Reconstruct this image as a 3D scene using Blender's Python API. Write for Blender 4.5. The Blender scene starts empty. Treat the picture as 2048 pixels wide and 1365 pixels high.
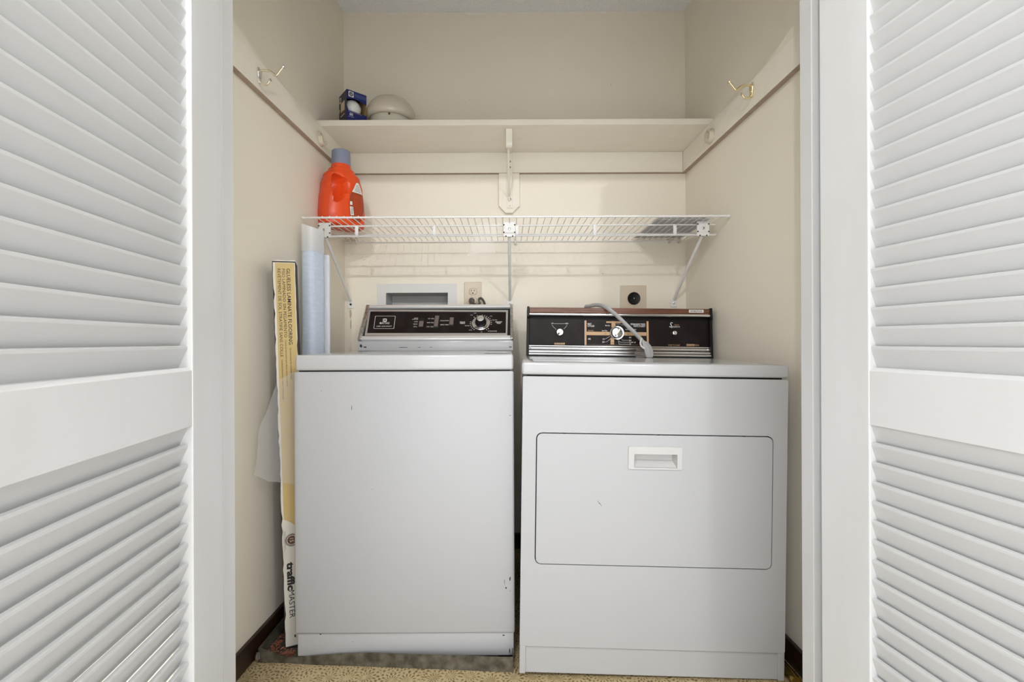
import bpy, bmesh, math, random
from mathutils import Vector, Matrix

random.seed(7)
SC = bpy.context.scene
COL = SC.collection
R = math.radians
H = 0.945            # camera height above the floor
F = 910.0            # focal length in pixels of the 2048 wide frame
CX, CY = 1018.0, 683.0
ROLL = R(0.25)

# ---------------------------------------------------------------- camera
cam_d = bpy.data.cameras.new('camera')
cam_d.sensor_width = 36.0
cam_d.lens = F / 2048 * 36.0
cam_d.shift_x = (1024 - CX) / 2048
cam_d.clip_start = 0.02
cam = bpy.data.objects.new('camera', cam_d)
cam.location = (0, 0, H)
cam.rotation_euler = (R(90), ROLL, 0)
COL.objects.link(cam)
SC.camera = cam

# ---------------------------------------------------------------- world, lamps, exposure
wd = bpy.data.worlds.new('world'); SC.world = wd
wd.use_nodes = True
wd.node_tree.nodes['Background'].inputs[0].default_value = (0.99, 0.99, 1.0, 1)
wd.node_tree.nodes['Background'].inputs[1].default_value = 1.4
SC.view_settings.view_transform = 'Standard'
SC.view_settings.look = 'None'
SC.view_settings.gamma = 1.0
SC.view_settings.exposure = -0.08
SC.view_settings.use_curve_mapping = False
LAMPS = [(-0.34, -0.66, 2.30, 46.0), (0.85, -0.60, 2.30, 38.0)]   # hall ceiling lamps: x, y, z, watts
for k, (x, y, z, w) in enumerate(LAMPS):
    ld = bpy.data.lights.new('hall_lamp_light', 'POINT')
    ld.shadow_soft_size = 0.016; ld.energy = w; ld.color = (0.98, 0.985, 1.0)
    lo = bpy.data.objects.new('hall_lamp_light', ld)
    lo.location = (x, y, z)
    COL.objects.link(lo)

# added fill light at made-up glazed doors, 1.4 m behind the camera
ld = bpy.data.lights.new('added_fill_light', 'AREA'); ld.shape = 'RECTANGLE'; ld.size = 2.2; ld.size_y = 1.5
ld.energy = 18.0; ld.color = (0.95, 0.98, 1.0)
lo = bpy.data.objects.new('added_fill_light', ld); lo.location = (0.0, -1.36, 0.85); lo.rotation_euler = (R(90), 0, 0)
COL.objects.link(lo)

# ---------------------------------------------------------------- helpers
def W(px, py, Y):
    """world point seen at photo pixel (px, py) at distance Y"""
    dx, dy = px - CX, py - CY
    c, s = math.cos(ROLL), math.sin(ROLL)
    return Vector(((dx * c - dy * s) * Y / F, Y, H - (dx * s + dy * c) * Y / F))

def uv(fr, px, py):
    """photo pixel -> coordinates on the xy plane of frame fr"""
    o = Vector((0, 0, H)); d = W(px, py, 1.0) - o
    n = fr.to_3x3() @ Vector((0, 0, 1)); p = fr.translation
    t = (p - o).dot(n) / d.dot(n)
    q = fr.inverted() @ (o + d * t)
    return q.x, q.y

MATS = {}
def mat(name, col, rough=0.5, metal=0.0, col2=None, scale=8.0, fac=0.5, bump=0.0, bscale=60.0,
        coat=0.0, stretch=None, spec=0.5, detail=3.0):
    if name in MATS: return MATS[name]
    m = bpy.data.materials.new(name); m.use_nodes = True
    nt = m.node_tree; b = nt.nodes['Principled BSDF']
    b.inputs['Base Color'].default_value = (*col, 1)
    b.inputs['Roughness'].default_value = rough
    b.inputs['Metallic'].default_value = metal
    b.inputs['Coat Weight'].default_value = coat
    b.inputs['Specular IOR Level'].default_value = spec
    if col2 or bump:
        tc = nt.nodes.new('ShaderNodeTexCoord')
        mp = nt.nodes.new('ShaderNodeMapping')
        nt.links.new(tc.outputs['Object'], mp.inputs[0])
        if stretch: mp.inputs['Scale'].default_value = stretch
    if col2:
        n = nt.nodes.new('ShaderNodeTexNoise'); n.inputs['Scale'].default_value = scale
        n.inputs['Detail'].default_value = detail
        nt.links.new(mp.outputs[0], n.inputs['Vector'])
        r = nt.nodes.new('ShaderNodeValToRGB')
        r.color_ramp.elements[0].position = fac - 0.18; r.color_ramp.elements[0].color = (*col, 1)
        r.color_ramp.elements[1].position = fac + 0.22; r.color_ramp.elements[1].color = (*col2, 1)
        nt.links.new(n.outputs[0], r.inputs[0]); nt.links.new(r.outputs[0], b.inputs['Base Color'])
    if bump:
        n2 = nt.nodes.new('ShaderNodeTexNoise'); n2.inputs['Scale'].default_value = bscale
        n2.inputs['Detail'].default_value = 4
        nt.links.new(mp.outputs[0], n2.inputs['Vector'])
        bp = nt.nodes.new('ShaderNodeBump'); bp.inputs['Strength'].default_value = bump
        bp.inputs['Distance'].default_value = 0.004
        nt.links.new(n2.outputs[0], bp.inputs['Height']); nt.links.new(bp.outputs[0], b.inputs['Normal'])
    MATS[name] = m
    return m

def film(name, fac, col=(0.9, 0.9, 0.9), rough=0.15):
    m = bpy.data.materials.new(name); m.use_nodes = True
    nt = m.node_tree; out = nt.nodes['Material Output']; b = nt.nodes['Principled BSDF']
    b.inputs['Base Color'].default_value = (*col, 1); b.inputs['Roughness'].default_value = rough
    t = nt.nodes.new('ShaderNodeBsdfTransparent'); mx = nt.nodes.new('ShaderNodeMixShader')
    mx.inputs[0].default_value = fac
    nt.links.new(t.outputs[0], mx.inputs[1]); nt.links.new(b.outputs[0], mx.inputs[2])
    nt.links.new(mx.outputs[0], out.inputs['Surface'])
    MATS[name] = m
    return m

WM = {}
def empty(name, loc, rot=None):
    o = bpy.data.objects.new(name, None); COL.objects.link(o)
    o.empty_display_size = 0.05
    m = Matrix.Translation(Vector(loc))
    if rot is not None: m = m @ rot
    o.location = m.to_translation(); o.rotation_euler = m.to_euler()
    WM[o] = m
    return o

def tag(o, label=None, cat=None, group=None, kind=None):
    if label: o['label'] = label
    if cat: o['category'] = cat
    if group: o['group'] = group
    if kind: o['kind'] = kind
    return o

TXT = {}
def text_geo(s, bold):
    k = (s, bold)
    if k not in TXT:
        cu = bpy.data.curves.new('t', 'FONT'); cu.body = s; cu.size = 1.0; cu.resolution_u = 2; cu.offset = bold
        ob = bpy.data.objects.new('t', cu); COL.objects.link(ob)
        dg = bpy.context.evaluated_depsgraph_get(); dg.update()
        me = bpy.data.meshes.new_from_object(ob.evaluated_get(dg))
        vs = [v.co.copy() for v in me.vertices]; fs = [tuple(p.vertices) for p in me.polygons]
        bpy.data.objects.remove(ob); bpy.data.curves.remove(cu); bpy.data.meshes.remove(me)
        TXT[k] = (vs, fs)
    return TXT[k]

class MB:
    def __init__(s): s.bm = bmesh.new()
    def _add(s, vs, fs):
        v = [s.bm.verts.new(p) for p in vs]
        for f in fs:
            try: s.bm.faces.new([v[i] for i in f])
            except ValueError: pass
        return v
    def box(s, x0, x1, y0, y1, z0, z1, bev=0.0, seg=2):
        t = bmesh.new()
        vs = [t.verts.new(p) for p in [(x0,y0,z0),(x1,y0,z0),(x1,y1,z0),(x0,y1,z0),(x0,y0,z1),(x1,y0,z1),(x1,y1,z1),(x0,y1,z1)]]
        for f in [(3,2,1,0),(4,5,6,7),(0,1,5,4),(1,2,6,5),(2,3,7,6),(3,0,4,7)]: t.faces.new([vs[i] for i in f])
        if bev: bmesh.ops.bevel(t, geom=t.edges[:], offset=bev, segments=seg, affect='EDGES', profile=0.5)
        s.merge(t); return s
    def merge(s, t):
        m = bpy.data.meshes.new('x'); t.to_mesh(m); t.free(); s.bm.from_mesh(m); bpy.data.meshes.remove(m)
    def prism(s, pts, z0, z1, bev=0.0):
        """polygon in xy extruded along z"""
        t = bmesh.new(); n = len(pts)
        a = [t.verts.new((p[0], p[1], z0)) for p in pts]; b = [t.verts.new((p[0], p[1], z1)) for p in pts]
        t.faces.new(a[::-1]); t.faces.new(b)
        for i in range(n): t.faces.new([a[i], a[(i+1) % n], b[(i+1) % n], b[i]])
        if bev: bmesh.ops.bevel(t, geom=t.edges[:], offset=bev, segments=2, affect='EDGES', profile=0.5)
        bmesh.ops.recalc_face_normals(t, faces=t.faces[:])
        s.merge(t); return s
    def ring(s, outer, inner, z0, z1):
        n = len(outer); v = []
        for P, z in ((outer, z1), (inner, z1), (outer, z0), (inner, z0)): v += [(p[0], p[1], z) for p in P]
        fs = []
        for i in range(n):
            j = (i + 1) % n
            fs += [(i, j, n+j, n+i), (2*n+j, 2*n+i, 3*n+i, 3*n+j), (j, i, 2*n+i, 2*n+j), (n+i, n+j, 3*n+j, 3*n+i)]
        s._add(v, fs); return s
    def tube(s, path, r, seg=8, ry=None, cap=True, closed=False, radii=None):
        path = [Vector(p) for p in path]; n = len(path); rings = []
        up = None
        for i, p in enumerate(path):
            if closed: d = path[(i+1) % n] - path[i-1]
            else: d = path[min(i+1, n-1)] - path[max(i-1, 0)]
            d.normalize()
            if up is None:
                up = Vector((0,0,1)) if abs(d.z) < 0.9 else Vector((1,0,0))
            a = d.cross(up); a.normalize(); up = a.cross(d); up.normalize()
            k = radii[i] if radii else 1.0
            rings.append([p + a*(math.cos(2*math.pi*q/seg)*r*k) + up*(math.sin(2*math.pi*q/seg)*(ry or r)*k) for q in range(seg)])
        vs = [v for rg in rings for v in rg]; fs = []
        m = n if closed else n-1
        for i in range(m):
            for q in range(seg):
                i2 = (i+1) % n
                fs.append((i*seg+q, i*seg+(q+1) % seg, i2*seg+(q+1) % seg, i2*seg+q))
        if cap and not closed:
            fs.append(tuple(range(seg))[::-1]); fs.append(tuple((n-1)*seg+q for q in range(seg)))
        s._add(vs, fs); return s
    def lathe(s, prof, c=(0,0,0), seg=32, axis='Z', capends=True):
        vs = []; n = len(prof)
        for (r, z) in prof:
            for q in range(seg):
                a = 2*math.pi*q/seg; p = (math.cos(a)*r, math.sin(a)*r, z)
                if axis == 'Y': p = (p[0], z, p[1])
                if axis == 'X': p = (z, p[0], p[1])
                vs.append((p[0]+c[0], p[1]+c[1], p[2]+c[2]))
        fs = []
        for i in range(n-1):
            for q in range(seg): fs.append((i*seg+q, i*seg+(q+1) % seg, (i+1)*seg+(q+1) % seg, (i+1)*seg+q))
        if capends:
            fs.append(tuple(range(seg))[::-1]); fs.append(tuple((n-1)*seg+q for q in range(seg)))
        s._add(vs, fs); return s
    def grid(s, fn, nu, nv, closed_u=False):
        vs = [fn(i/(nu if closed_u else nu-1), j/(nv-1)) for j in range(nv) for i in range(nu)]
        fs = []
        for j in range(nv-1):
            for i in range(nu if closed_u else nu-1):
                fs.append((j*nu+i, j*nu+(i+1) % nu, (j+1)*nu+(i+1) % nu, (j+1)*nu+i))
        s._add(vs, fs); return s
    def poly(s, pts): s._add([tuple(p) for p in pts], [tuple(range(len(pts)))]); return s
    def text(s, st, u, v, h=None, fit=None, rot=0.0, z=0.0006, align='C', bold=0.0, shear=0.0):
        """flat lettering in the xy plane; h letter height, fit = length, (u,v) = anchor on the mid line"""
        vs, fs = text_geo(st, bold)
        if not vs: return s
        x0 = min(p.x for p in vs); x1 = max(p.x for p in vs); y1 = 0.70
        sy = h / y1; sx = (fit / (x1 - x0)) if fit else sy
        off = {'C': (x0+x1)/2, 'L': x0, 'R': x1}[align]
        c, q = math.cos(rot), math.sin(rot); out = []
        for p in vs:
            a = (p.x - off)*sx + shear*(p.y-0.35)*sy; b = (p.y - 0.35)*sy
            out.append((u + a*c - b*q, v + a*q + b*c, z))
        s._add(out, fs); return s
    def build(s, name, m, parent=None, frame=None, smooth=False, kind=None, label=None, angle=40):
        bm = s.bm
        bmesh.ops.recalc_face_normals(bm, faces=bm.faces[:]) if not getattr(s, 'flat', False) else None
        fr = frame if frame is not None else Matrix.Identity(4)
        if parent is not None:
            bm.transform(WM[parent].inverted() @ fr)
            loc = Vector((0,0,0))
        else:
            bm.transform(fr)
            xs = [v.co for v in bm.verts]
            loc = Vector(((min(v.x for v in xs)+max(v.x for v in xs))/2, (min(v.y for v in xs)+max(v.y for v in xs))/2, min(v.z for v in xs)))
            bm.transform(Matrix.Translation(-loc))
        me = bpy.data.meshes.new(name); bm.to_mesh(me); bm.free()
        if smooth:
            me.polygons.foreach_set('use_smooth', [True]*len(me.polygons))
            try: me.set_sharp_from_angle(angle=R(angle))
            except Exception: pass
        me.materials.append(m)
        o = bpy.data.objects.new(name, me); COL.objects.link(o)
        o.location = loc
        if parent is not None:
            o.parent = parent; WM[o] = WM[parent]
        else: WM[o] = Matrix.Translation(loc)
        if kind: o['kind'] = kind
        if label: o['label'] = label
        return o

def rrect(x0, x1, y0, y1, r, n=5):
    pts = []
    for (cx, cy, a0) in ((x1-r, y1-r, 0), (x0+r, y1-r, 90), (x0+r, y0+r, 180), (x1-r, y0+r, 270)):
        for i in range(n):
            a = R(a0 + 90*i/(n-1)); pts.append((cx+r*math.cos(a), cy+r*math.sin(a)))
    return pts
def rquad(tl, tr, br, bl, r, n=4):
    """rounded quadrilateral through four uv corners"""
    P = [Vector(p) for p in (tr, tl, bl, br)]; out = []
    for i in range(4):
        p, a, b = P[i], P[i-1], P[(i+1) % 4]
        da = (a-p).normalized()*r; db = (b-p).normalized()*r
        for k in range(n):
            t = k/(n-1); q = (1-t)**2*(p+da) + 2*t*(1-t)*p + t*t*(p+db); out.append((q.x, q.y))
    return out
def frame_xyz(o, x, y):
    x = Vector(x).normalized(); y = Vector(y).normalized(); z = x.cross(y).normalized(); y = z.cross(x)
    m = Matrix((x, y, z)).transposed().to_4x4(); m.translation = Vector(o); return m
def smooth_path(pts, n=8):
    P = [Vector(p) for p in pts]; out = []
    for i in range(len(P)-1):
        p0, p1, p2, p3 = P[max(i-1,0)], P[i], P[i+1], P[min(i+2, len(P)-1)]
        for k in range(n):
            t = k/n
            out.append(0.5*((2*p1)+(-p0+p2)*t+(2*p0-5*p1+4*p2-p3)*t*t+(-p0+3*p1-3*p2+p3)*t**3))
    out.append(P[-1]); return out

# ---------------------------------------------------------------- materials
m_handle = mat('dryer_handle_plastic', (0.56, 0.555, 0.545), 0.35)
m_over = mat('cream_overspray', (0.93, 0.90, 0.82), 0.8)
m_rustw = mat('rust_run', (0.62, 0.50, 0.36), 0.7)
m_nick = mat('wall_nick', (0.35, 0.30, 0.24), 0.7)
m_wall = mat('cream_wall_paint', (0.92, 0.86, 0.735), 0.55, col2=(0.905, 0.84, 0.715), scale=2.5, bump=0.12, bscale=260)
m_trimc = mat('cream_board_paint', (0.92, 0.87, 0.765), 0.45, col2=(0.89, 0.835, 0.72), scale=5, stretch=(1,6,6), bump=0.10, bscale=40)
m_raw = mat('bare_board_edge', (0.42, 0.32, 0.24), 0.7, col2=(0.50, 0.40, 0.30), scale=30)
m_white = mat('white_door_paint', (0.66, 0.665, 0.665), 0.38, col2=(0.60, 0.592, 0.575), fac=0.60, detail=6.0, scale=7.0, stretch=(1,1,0.30), bump=0.06, bscale=90)
m_slat = mat('shaded_slat_white', (0.585, 0.59, 0.59), 0.42, col2=(0.56, 0.565, 0.56), scale=4.0, stretch=(0.5,2,2), bump=0.05, bscale=90)  # door white darkened: shade on the tilted slats put into the colour
m_enamel = mat('white_enamel', (0.455, 0.46, 0.47), 0.38, coat=0.0)
m_enamel2 = mat('white_enamel_dryer', (0.46, 0.465, 0.475), 0.34, coat=0.0)
m_wplast = mat('white_plastic', (0.82, 0.81, 0.79), 0.35)
m_wire = mat('white_vinyl_wire', (0.86, 0.85, 0.83), 0.3)
m_cplast = mat('cream_plastic', (0.74, 0.67, 0.53), 0.4)
m_ivory = mat('ivory_plate', (0.68, 0.58, 0.44), 0.4)
m_bright = mat('bright_satin_trim', (0.88, 0.88, 0.88), 0.38, 0.55)
m_topw = mat('lighter_glossy_white', (0.50, 0.505, 0.51), 0.14, coat=0.2)  # lighter, glossier white than the cabinet, for top, lid and console base
m_topw2 = mat('lighter_glossy_white_dryer', (0.475, 0.48, 0.485), 0.14, coat=0.2)  # same for the dryer top, a little lighter than its cabinet
m_chrome = mat('chrome', (0.80, 0.80, 0.81), 0.12, 1.0)
m_chromew = mat('worn_chrome', (0.72, 0.72, 0.72), 0.28, 1.0, col2=(0.30, 0.30, 0.29), scale=120, fac=0.58)
m_satin = mat('satin_metal', (0.66, 0.65, 0.63), 0.42, 0.85)
m_brass = mat('brass', (0.86, 0.74, 0.47), 0.22, 1.0)
m_brassp = mat('pale_brass', (0.85, 0.79, 0.62), 0.25, 0.9)
m_gold = mat('dark_brass', (0.55, 0.38, 0.12), 0.25, 1.0)
m_black = mat('black_plastic', (0.010, 0.009, 0.009), 0.40, spec=0.2)
m_dark = mat('dark_void', (0.008, 0.008, 0.008), 0.8)
m_panel = mat('brown_black_panel', (0.012, 0.007, 0.006), 0.42, col2=(0.022, 0.018, 0.020), scale=16, fac=0.62, spec=0.18)
m_switch = mat('brown_switch', (0.16, 0.125, 0.115), 0.4)
m_print = mat('white_print', (0.80, 0.78, 0.74), 0.5)
m_tanprint = mat('tan_print', (0.62, 0.40, 0.22), 0.5)
m_ink = mat('black_ink', (0.02, 0.018, 0.015), 0.6)
m_grey = mat('grey_rubber', (0.34, 0.34, 0.34), 0.5)
m_cord = mat('dark_grey_cord', (0.09, 0.085, 0.075), 0.5)
m_pewter = mat('tarnished_prong', (0.10, 0.075, 0.055), 0.45, 0.0)
m_galv = mat('galvanised_steel', (0.060, 0.052, 0.036), 0.55, 0.3, col2=(0.19, 0.17, 0.13), scale=38, fac=0.55, detail=6)
m_base = mat('dark_baseboard', (0.022, 0.010, 0.006), 0.3, col2=(0.05, 0.022, 0.012), scale=20, fac=0.6)
m_rust = mat('rust_fibre', (0.20, 0.055, 0.03), 0.9, col2=(0.34, 0.14, 0.08), scale=200)
m_kraft = mat('dark_carton_board', (0.030, 0.025, 0.022), 0.8, col2=(0.07, 0.055, 0.045), scale=30)
m_boxw = mat('white_carton', (0.78, 0.75, 0.69), 0.6, col2=(0.72, 0.68, 0.61), scale=12)
m_boxy = mat('mustard_print', (0.60, 0.44, 0.17), 0.55, col2=(0.66, 0.50, 0.23), scale=6)
m_brown = mat('brown_print', (0.12, 0.045, 0.02), 0.5)
m_foamb = mat('pale_blue_foam', (0.62, 0.71, 0.86), 0.7, col2=(0.72, 0.79, 0.90), scale=40, stretch=(1,1,4), bump=0.35, bscale=120)
m_foamw = mat('white_foam', (0.76, 0.78, 0.82), 0.75, bump=0.5, bscale=160, stretch=(0.4,0.4,3))
m_orange = mat('orange_plastic', (0.78, 0.075, 0.012), 0.32)
m_label = mat('rust_label', (0.34, 0.05, 0.012), 0.5)
m_navy = mat('navy_carton', (0.012, 0.020, 0.16), 0.4)
m_navyd = mat('dark_navy_carton', (0.012, 0.012, 0.035), 0.45)
m_bluegrey = mat('slate_blue_print', (0.05, 0.075, 0.22), 0.45)
m_kraft2 = mat('kraft_inner', (0.50, 0.34, 0.15), 0.8)
m_bulb = mat('frosted_bulb', (0.86, 0.86, 0.84), 0.25)
m_opal = mat('opal_glass', (0.70, 0.63, 0.53), 0.12, coat=0.3)
m_fix = mat('cream_metal', (0.76, 0.72, 0.62), 0.35)
m_greyb = mat('grey_sheet', (0.58, 0.58, 0.59), 0.5)
m_steel = mat('steel_screw', (0.55, 0.55, 0.55), 0.3, 1.0)
m_boxin = mat('grey_box_lining', (0.50, 0.50, 0.49), 0.6)
m_boxfr = mat('pale_grey_frame', (0.76, 0.755, 0.73), 0.5)
m_film = film('clear_film', 0.15)
m_filmb = film('dusty_clear_film', 0.24, (0.80, 0.80, 0.80))
m_film2 = film('milky_film', 0.62, (0.86, 0.87, 0.88), 0.2)
m_cap = film('blue_grey_cap', 0.80, (0.26, 0.30, 0.42), 0.12)

def wood_mat():
    m = bpy.data.materials.new('walnut_trim'); m.use_nodes = True; nt = m.node_tree; b = nt.nodes['Principled BSDF']
    tc = nt.nodes.new('ShaderNodeTexCoord'); mp = nt.nodes.new('ShaderNodeMapping'); mp.inputs['Scale'].default_value = (3, 60, 160)
    n = nt.nodes.new('ShaderNodeTexNoise'); n.inputs['Scale'].default_value = 3.0; n.inputs['Detail'].default_value = 5
    r = nt.nodes.new('ShaderNodeValToRGB')
    r.color_ramp.elements[0].position = 0.35; r.color_ramp.elements[0].color = (0.055, 0.016, 0.008, 1)
    r.color_ramp.elements[1].position = 0.68; r.color_ramp.elements[1].color = (0.26, 0.10, 0.05, 1)
    nt.links.new(tc.outputs['Object'], mp.inputs[0]); nt.links.new(mp.outputs[0], n.inputs['Vector'])
    nt.links.new(n.outputs[0], r.inputs[0]); nt.links.new(r.outputs[0], b.inputs['Base Color'])
    b.inputs['Roughness'].default_value = 0.35
    return m
m_walnut = wood_mat()

def vinyl_mat():
    m = bpy.data.materials.new('patterned_sheet_vinyl'); m.use_nodes = True; nt = m.node_tree; b = nt.nodes['Principled BSDF']
    N = nt.nodes.new; L = nt.links.new
    tc = N('ShaderNodeTexCoord')
    vo = N('ShaderNodeTexVoronoi'); vo.inputs['Scale'].default_value = 17; vo.inputs['Randomness'].default_value = 0.35
    L(tc.outputs['Object'], vo.inputs['Vector'])
    sub = N('ShaderNodeVectorMath'); sub.operation = 'SUBTRACT'
    L(tc.outputs['Object'], sub.inputs[0]); L(vo.outputs['Position'], sub.inputs[1])
    sep = N('ShaderNodeSeparateXYZ'); L(sub.outputs[0], sep.inputs[0])
    at = N('ShaderNodeMath'); at.operation = 'ARCTAN2'; L(sep.outputs[1], at.inputs[0]); L(sep.outputs[0], at.inputs[1])
    mu = N('ShaderNodeMath'); mu.operation = 'MULTIPLY'; mu.inputs[1].default_value = 13; L(at.outputs[0], mu.inputs[0])
    si = N('ShaderNodeMath'); si.operation = 'SINE'; L(mu.outputs[0], si.inputs[0])
    md = N('ShaderNodeMath'); md.operation = 'MULTIPLY'; md.inputs[1].default_value = 21; L(vo.outputs['Distance'], md.inputs[0])
    sd = N('ShaderNodeMath'); sd.operation = 'SINE'; L(md.outputs[0], sd.inputs[0])
    pr = N('ShaderNodeMath'); pr.operation = 'MULTIPLY'; L(si.outputs[0], pr.inputs[0]); L(sd.outputs[0], pr.inputs[1])
    ns = N('ShaderNodeTexNoise'); ns.inputs['Scale'].default_value = 90; ns.inputs['Detail'].default_value = 4; L(tc.outputs['Object'], ns.inputs['Vector'])
    ad = N('ShaderNodeMath'); ad.operation = 'MULTIPLY_ADD'; ad.inputs[1].default_value = 2.2; L(ns.outputs[0], ad.inputs[0]); L(pr.outputs[0], ad.inputs[2])
    r = N('ShaderNodeValToRGB')
    r.color_ramp.elements[0].position = 0.52; r.color_ramp.elements[0].color = (0.52, 0.42, 0.24, 1)
    r.color_ramp.elements[1].position = 0.98; r.color_ramp.elements[1].color = (0.17, 0.10, 0.035, 1)
    dv = N('ShaderNodeMath'); dv.operation = 'MULTIPLY'; dv.inputs[1].default_value = 0.5; L(ad.outputs[0], dv.inputs[0])
    L(dv.outputs[0], r.inputs[0]); L(r.outputs[0], b.inputs['Base Color'])
    b.inputs['Roughness'].default_value = 0.35
    return m
m_vinyl = vinyl_mat()
m_bounce = mat('added_bounce_carpet', (0.86, 0.83, 0.78), 0.95, col2=(0.80, 0.77, 0.72), scale=300, bump=0.5, bscale=400)
m_ceil = mat('popcorn_ceiling', (0.86, 0.86, 0.855), 0.9, col2=(0.95, 0.95, 0.945), scale=110, bump=1.0, bscale=110)

# ---------------------------------------------------------------- the setting
YB, YF0, YF1 = 2.08, 0.86, 0.97      # back wall, front wall room face, front wall closet face
def xl(y): return -(0.75 + 0.03*(YB - y))
def xr(y): return 0.81 + 0.018*(YB - y)
TOP = 2.45
def struct(mb, name, m, **k):
    o = mb.build(name, m, **k); o['kind'] = 'structure'; return o
struct(MB().box(-1.9, 1.9, 0.80, 2.2, -0.05, 0.0), 'floor', m_vinyl)
struct(MB().box(-1.9, 1.9, -1.6, 0.80, -0.05, 0.0), 'floor_hall', m_bounce)  # unseen pale carpet, added to bounce light up into the closet
struct(MB().box(-1.9, 1.9, -1.6, 2.2, TOP, TOP+0.05), 'ceiling', m_ceil)
struct(MB().prism([(xl(YB), YB), (xl(YF1), YF1), (-1.0, YF1), (-1.0, YB)], 0, TOP), 'wall_left', m_wall)
struct(MB().prism([(xr(YB), YB), (1.0, YB), (1.0, YF1), (xr(YF1), YF1)], 0, TOP), 'wall_right', m_wall)
# back wall with the opening of the washer supply box
hx0, hx1, hz0, hz1 = -0.560, -0.278, H+0.02, H+0.222
b = MB()
b.box(-1.0, hx0, YB, YB+0.12, 0, TOP); b.box(hx1, 1.0, YB, YB+0.12, 0, TOP)
b.box(hx0, hx1, YB, YB+0.12, 0, hz0); b.box(hx0, hx1, YB, YB+0.12, hz1, TOP)
wall_back = struct(b, 'wall_back', m_wall)
ZH = 1.955                            # underside of the door head
struct(MB().box(-1.9, -0.612, YF0, YF1, 0, TOP), 'wall_front_left', m_wall)
struct(MB().box(0.664, 1.9, YF0, YF1, 0, TOP), 'wall_front_right', m_wall)
struct(MB().box(-0.612, 0.664, YF0, YF1, ZH+0.018, TOP), 'wall_front_head', m_wall)
# far wall of the hall behind the camera, with glazed doors added to hold the fill light
b = MB(); b.box(-1.9, -1.16, -1.55, -1.45, 0, TOP); b.box(1.16, 1.9, -1.55, -1.45, 0, TOP); b.box(-1.16, 1.16, -1.55, -1.45, 2.06, TOP)
struct(b, 'wall_rear', m_white)
fw = frame_xyz((0, -1.45, 0), (1,0,0), (0,0,1))
wn = MB().ring(rrect(-1.18, 1.18, 0.001, 2.08, 0.003), rrect(-1.11, 1.11, 0.07, 2.02, 0.003), -0.03, 0.03).build('added_window_1', m_white, frame=fw); wn['kind'] = 'structure'
for x in (-0.40, 0.40): MB().box(x-0.03, x+0.03, -1.47, -1.43, 0.07, 2.02).build('mullion', m_white, wn)
# jambs with stops
j = MB(); j.box(-0.612, -0.597, YF0, YF1, 0, ZH+0.018); j.box(-0.597, -0.585, 0.930, YF1, 0, ZH, 0.0015)
struct(j, 'trim_1', m_white)
j = MB(); j.box(0.648, 0.664, YF0, YF1, 0, ZH+0.018); j.box(0.622, 0.648, 0.9325, YF1, 0, ZH, 0.0015)
struct(j, 'trim_2', m_white)
j = MB(); j.box(-0.597, 0.648, YF0, YF1, ZH, ZH+0.018); j.box(-0.585, 0.622, 0.9325, YF1, ZH-0.012, ZH, 0.0015)
struct(j, 'trim_3', m_white)
# baseboards
for nm, fx, sg in (('baseboard_left', xl, 1), ('baseboard_right', xr, -1)):
    b = MB(); t = 0.013
    b.prism([(fx(YF1), YF1), (fx(YF1)+sg*t, YF1), (fx(YB)+sg*t, YB), (fx(YB), YB)], 0, 0.068, 0.002)
    struct(b, nm, m_base)
struct(MB().box(xl(YB)+0.016, xr(YB)-0.016, YB-0.013, YB, 0, 0.068, 0.002), 'baseboard_back', m_base)
# overspray of ceiling texture along the top of the back wall
for (px, wdt, dn) in ((705, 4, 13), (735, 6, 4), (787, 20, 7), (855, 6, 4), (900, 26, 3), (948, 56, 8), (1000, 8, 10), (1042, 24, 6), (1115, 8, 8), (1140, 44, 3), (1205, 14, 5), (1260, 24, 3)):
    c = W(px, 25, YB); pts = []; n = 11; wd_ = wdt/437
    for i in range(n): pts.append((c.x + (i/(n-1)-0.5)*wd_, TOP - 0.0008))
    for i in range(n):
        t = 1 - i/(n-1); pts.append((c.x + (t-0.5)*wd_ + 0.003, TOP - 0.001 - (dn/437)*(0.55+random.random()*0.45)*min(1, 3.5*t+0.15, 3.5*(1-t)+0.15)))
    MB().prism(pts, 0.0002, 0.0014).build('texture_overspray', m_over, wall_back, frame_xyz((0, YB, 0), (1,0,0), (0,0,1)))

# rust run under the left shelf brace, nicks in the wall paint
for k, (px, py, w_, h_, mm) in enumerate(((701, 628, 5, 20, m_rustw), (701.5, 650, 3, 26, m_rustw), (1222, 170, 2.5, 2, m_nick), (1240, 333, 3, 2, m_nick), (940, 200, 1.5, 1.5, m_nick), (1205, 548, 2, 2, m_nick))):
    if py == 333: continue
    c = W(px, py, YB); rnd = random.Random(k); n = 12
    MB().prism([(c.x + w_/874*rnd.uniform(0.5, 1)*math.cos(2*math.pi*i/n), c.z + h_/874*rnd.uniform(0.7, 1)*math.sin(2*math.pi*i/n)) for i in range(n)], 0.0001, 0.0004).build('stain', mm, wall_back, frame_xyz((0, YB, 0), (1,0,0), (0,0,1)))

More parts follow.
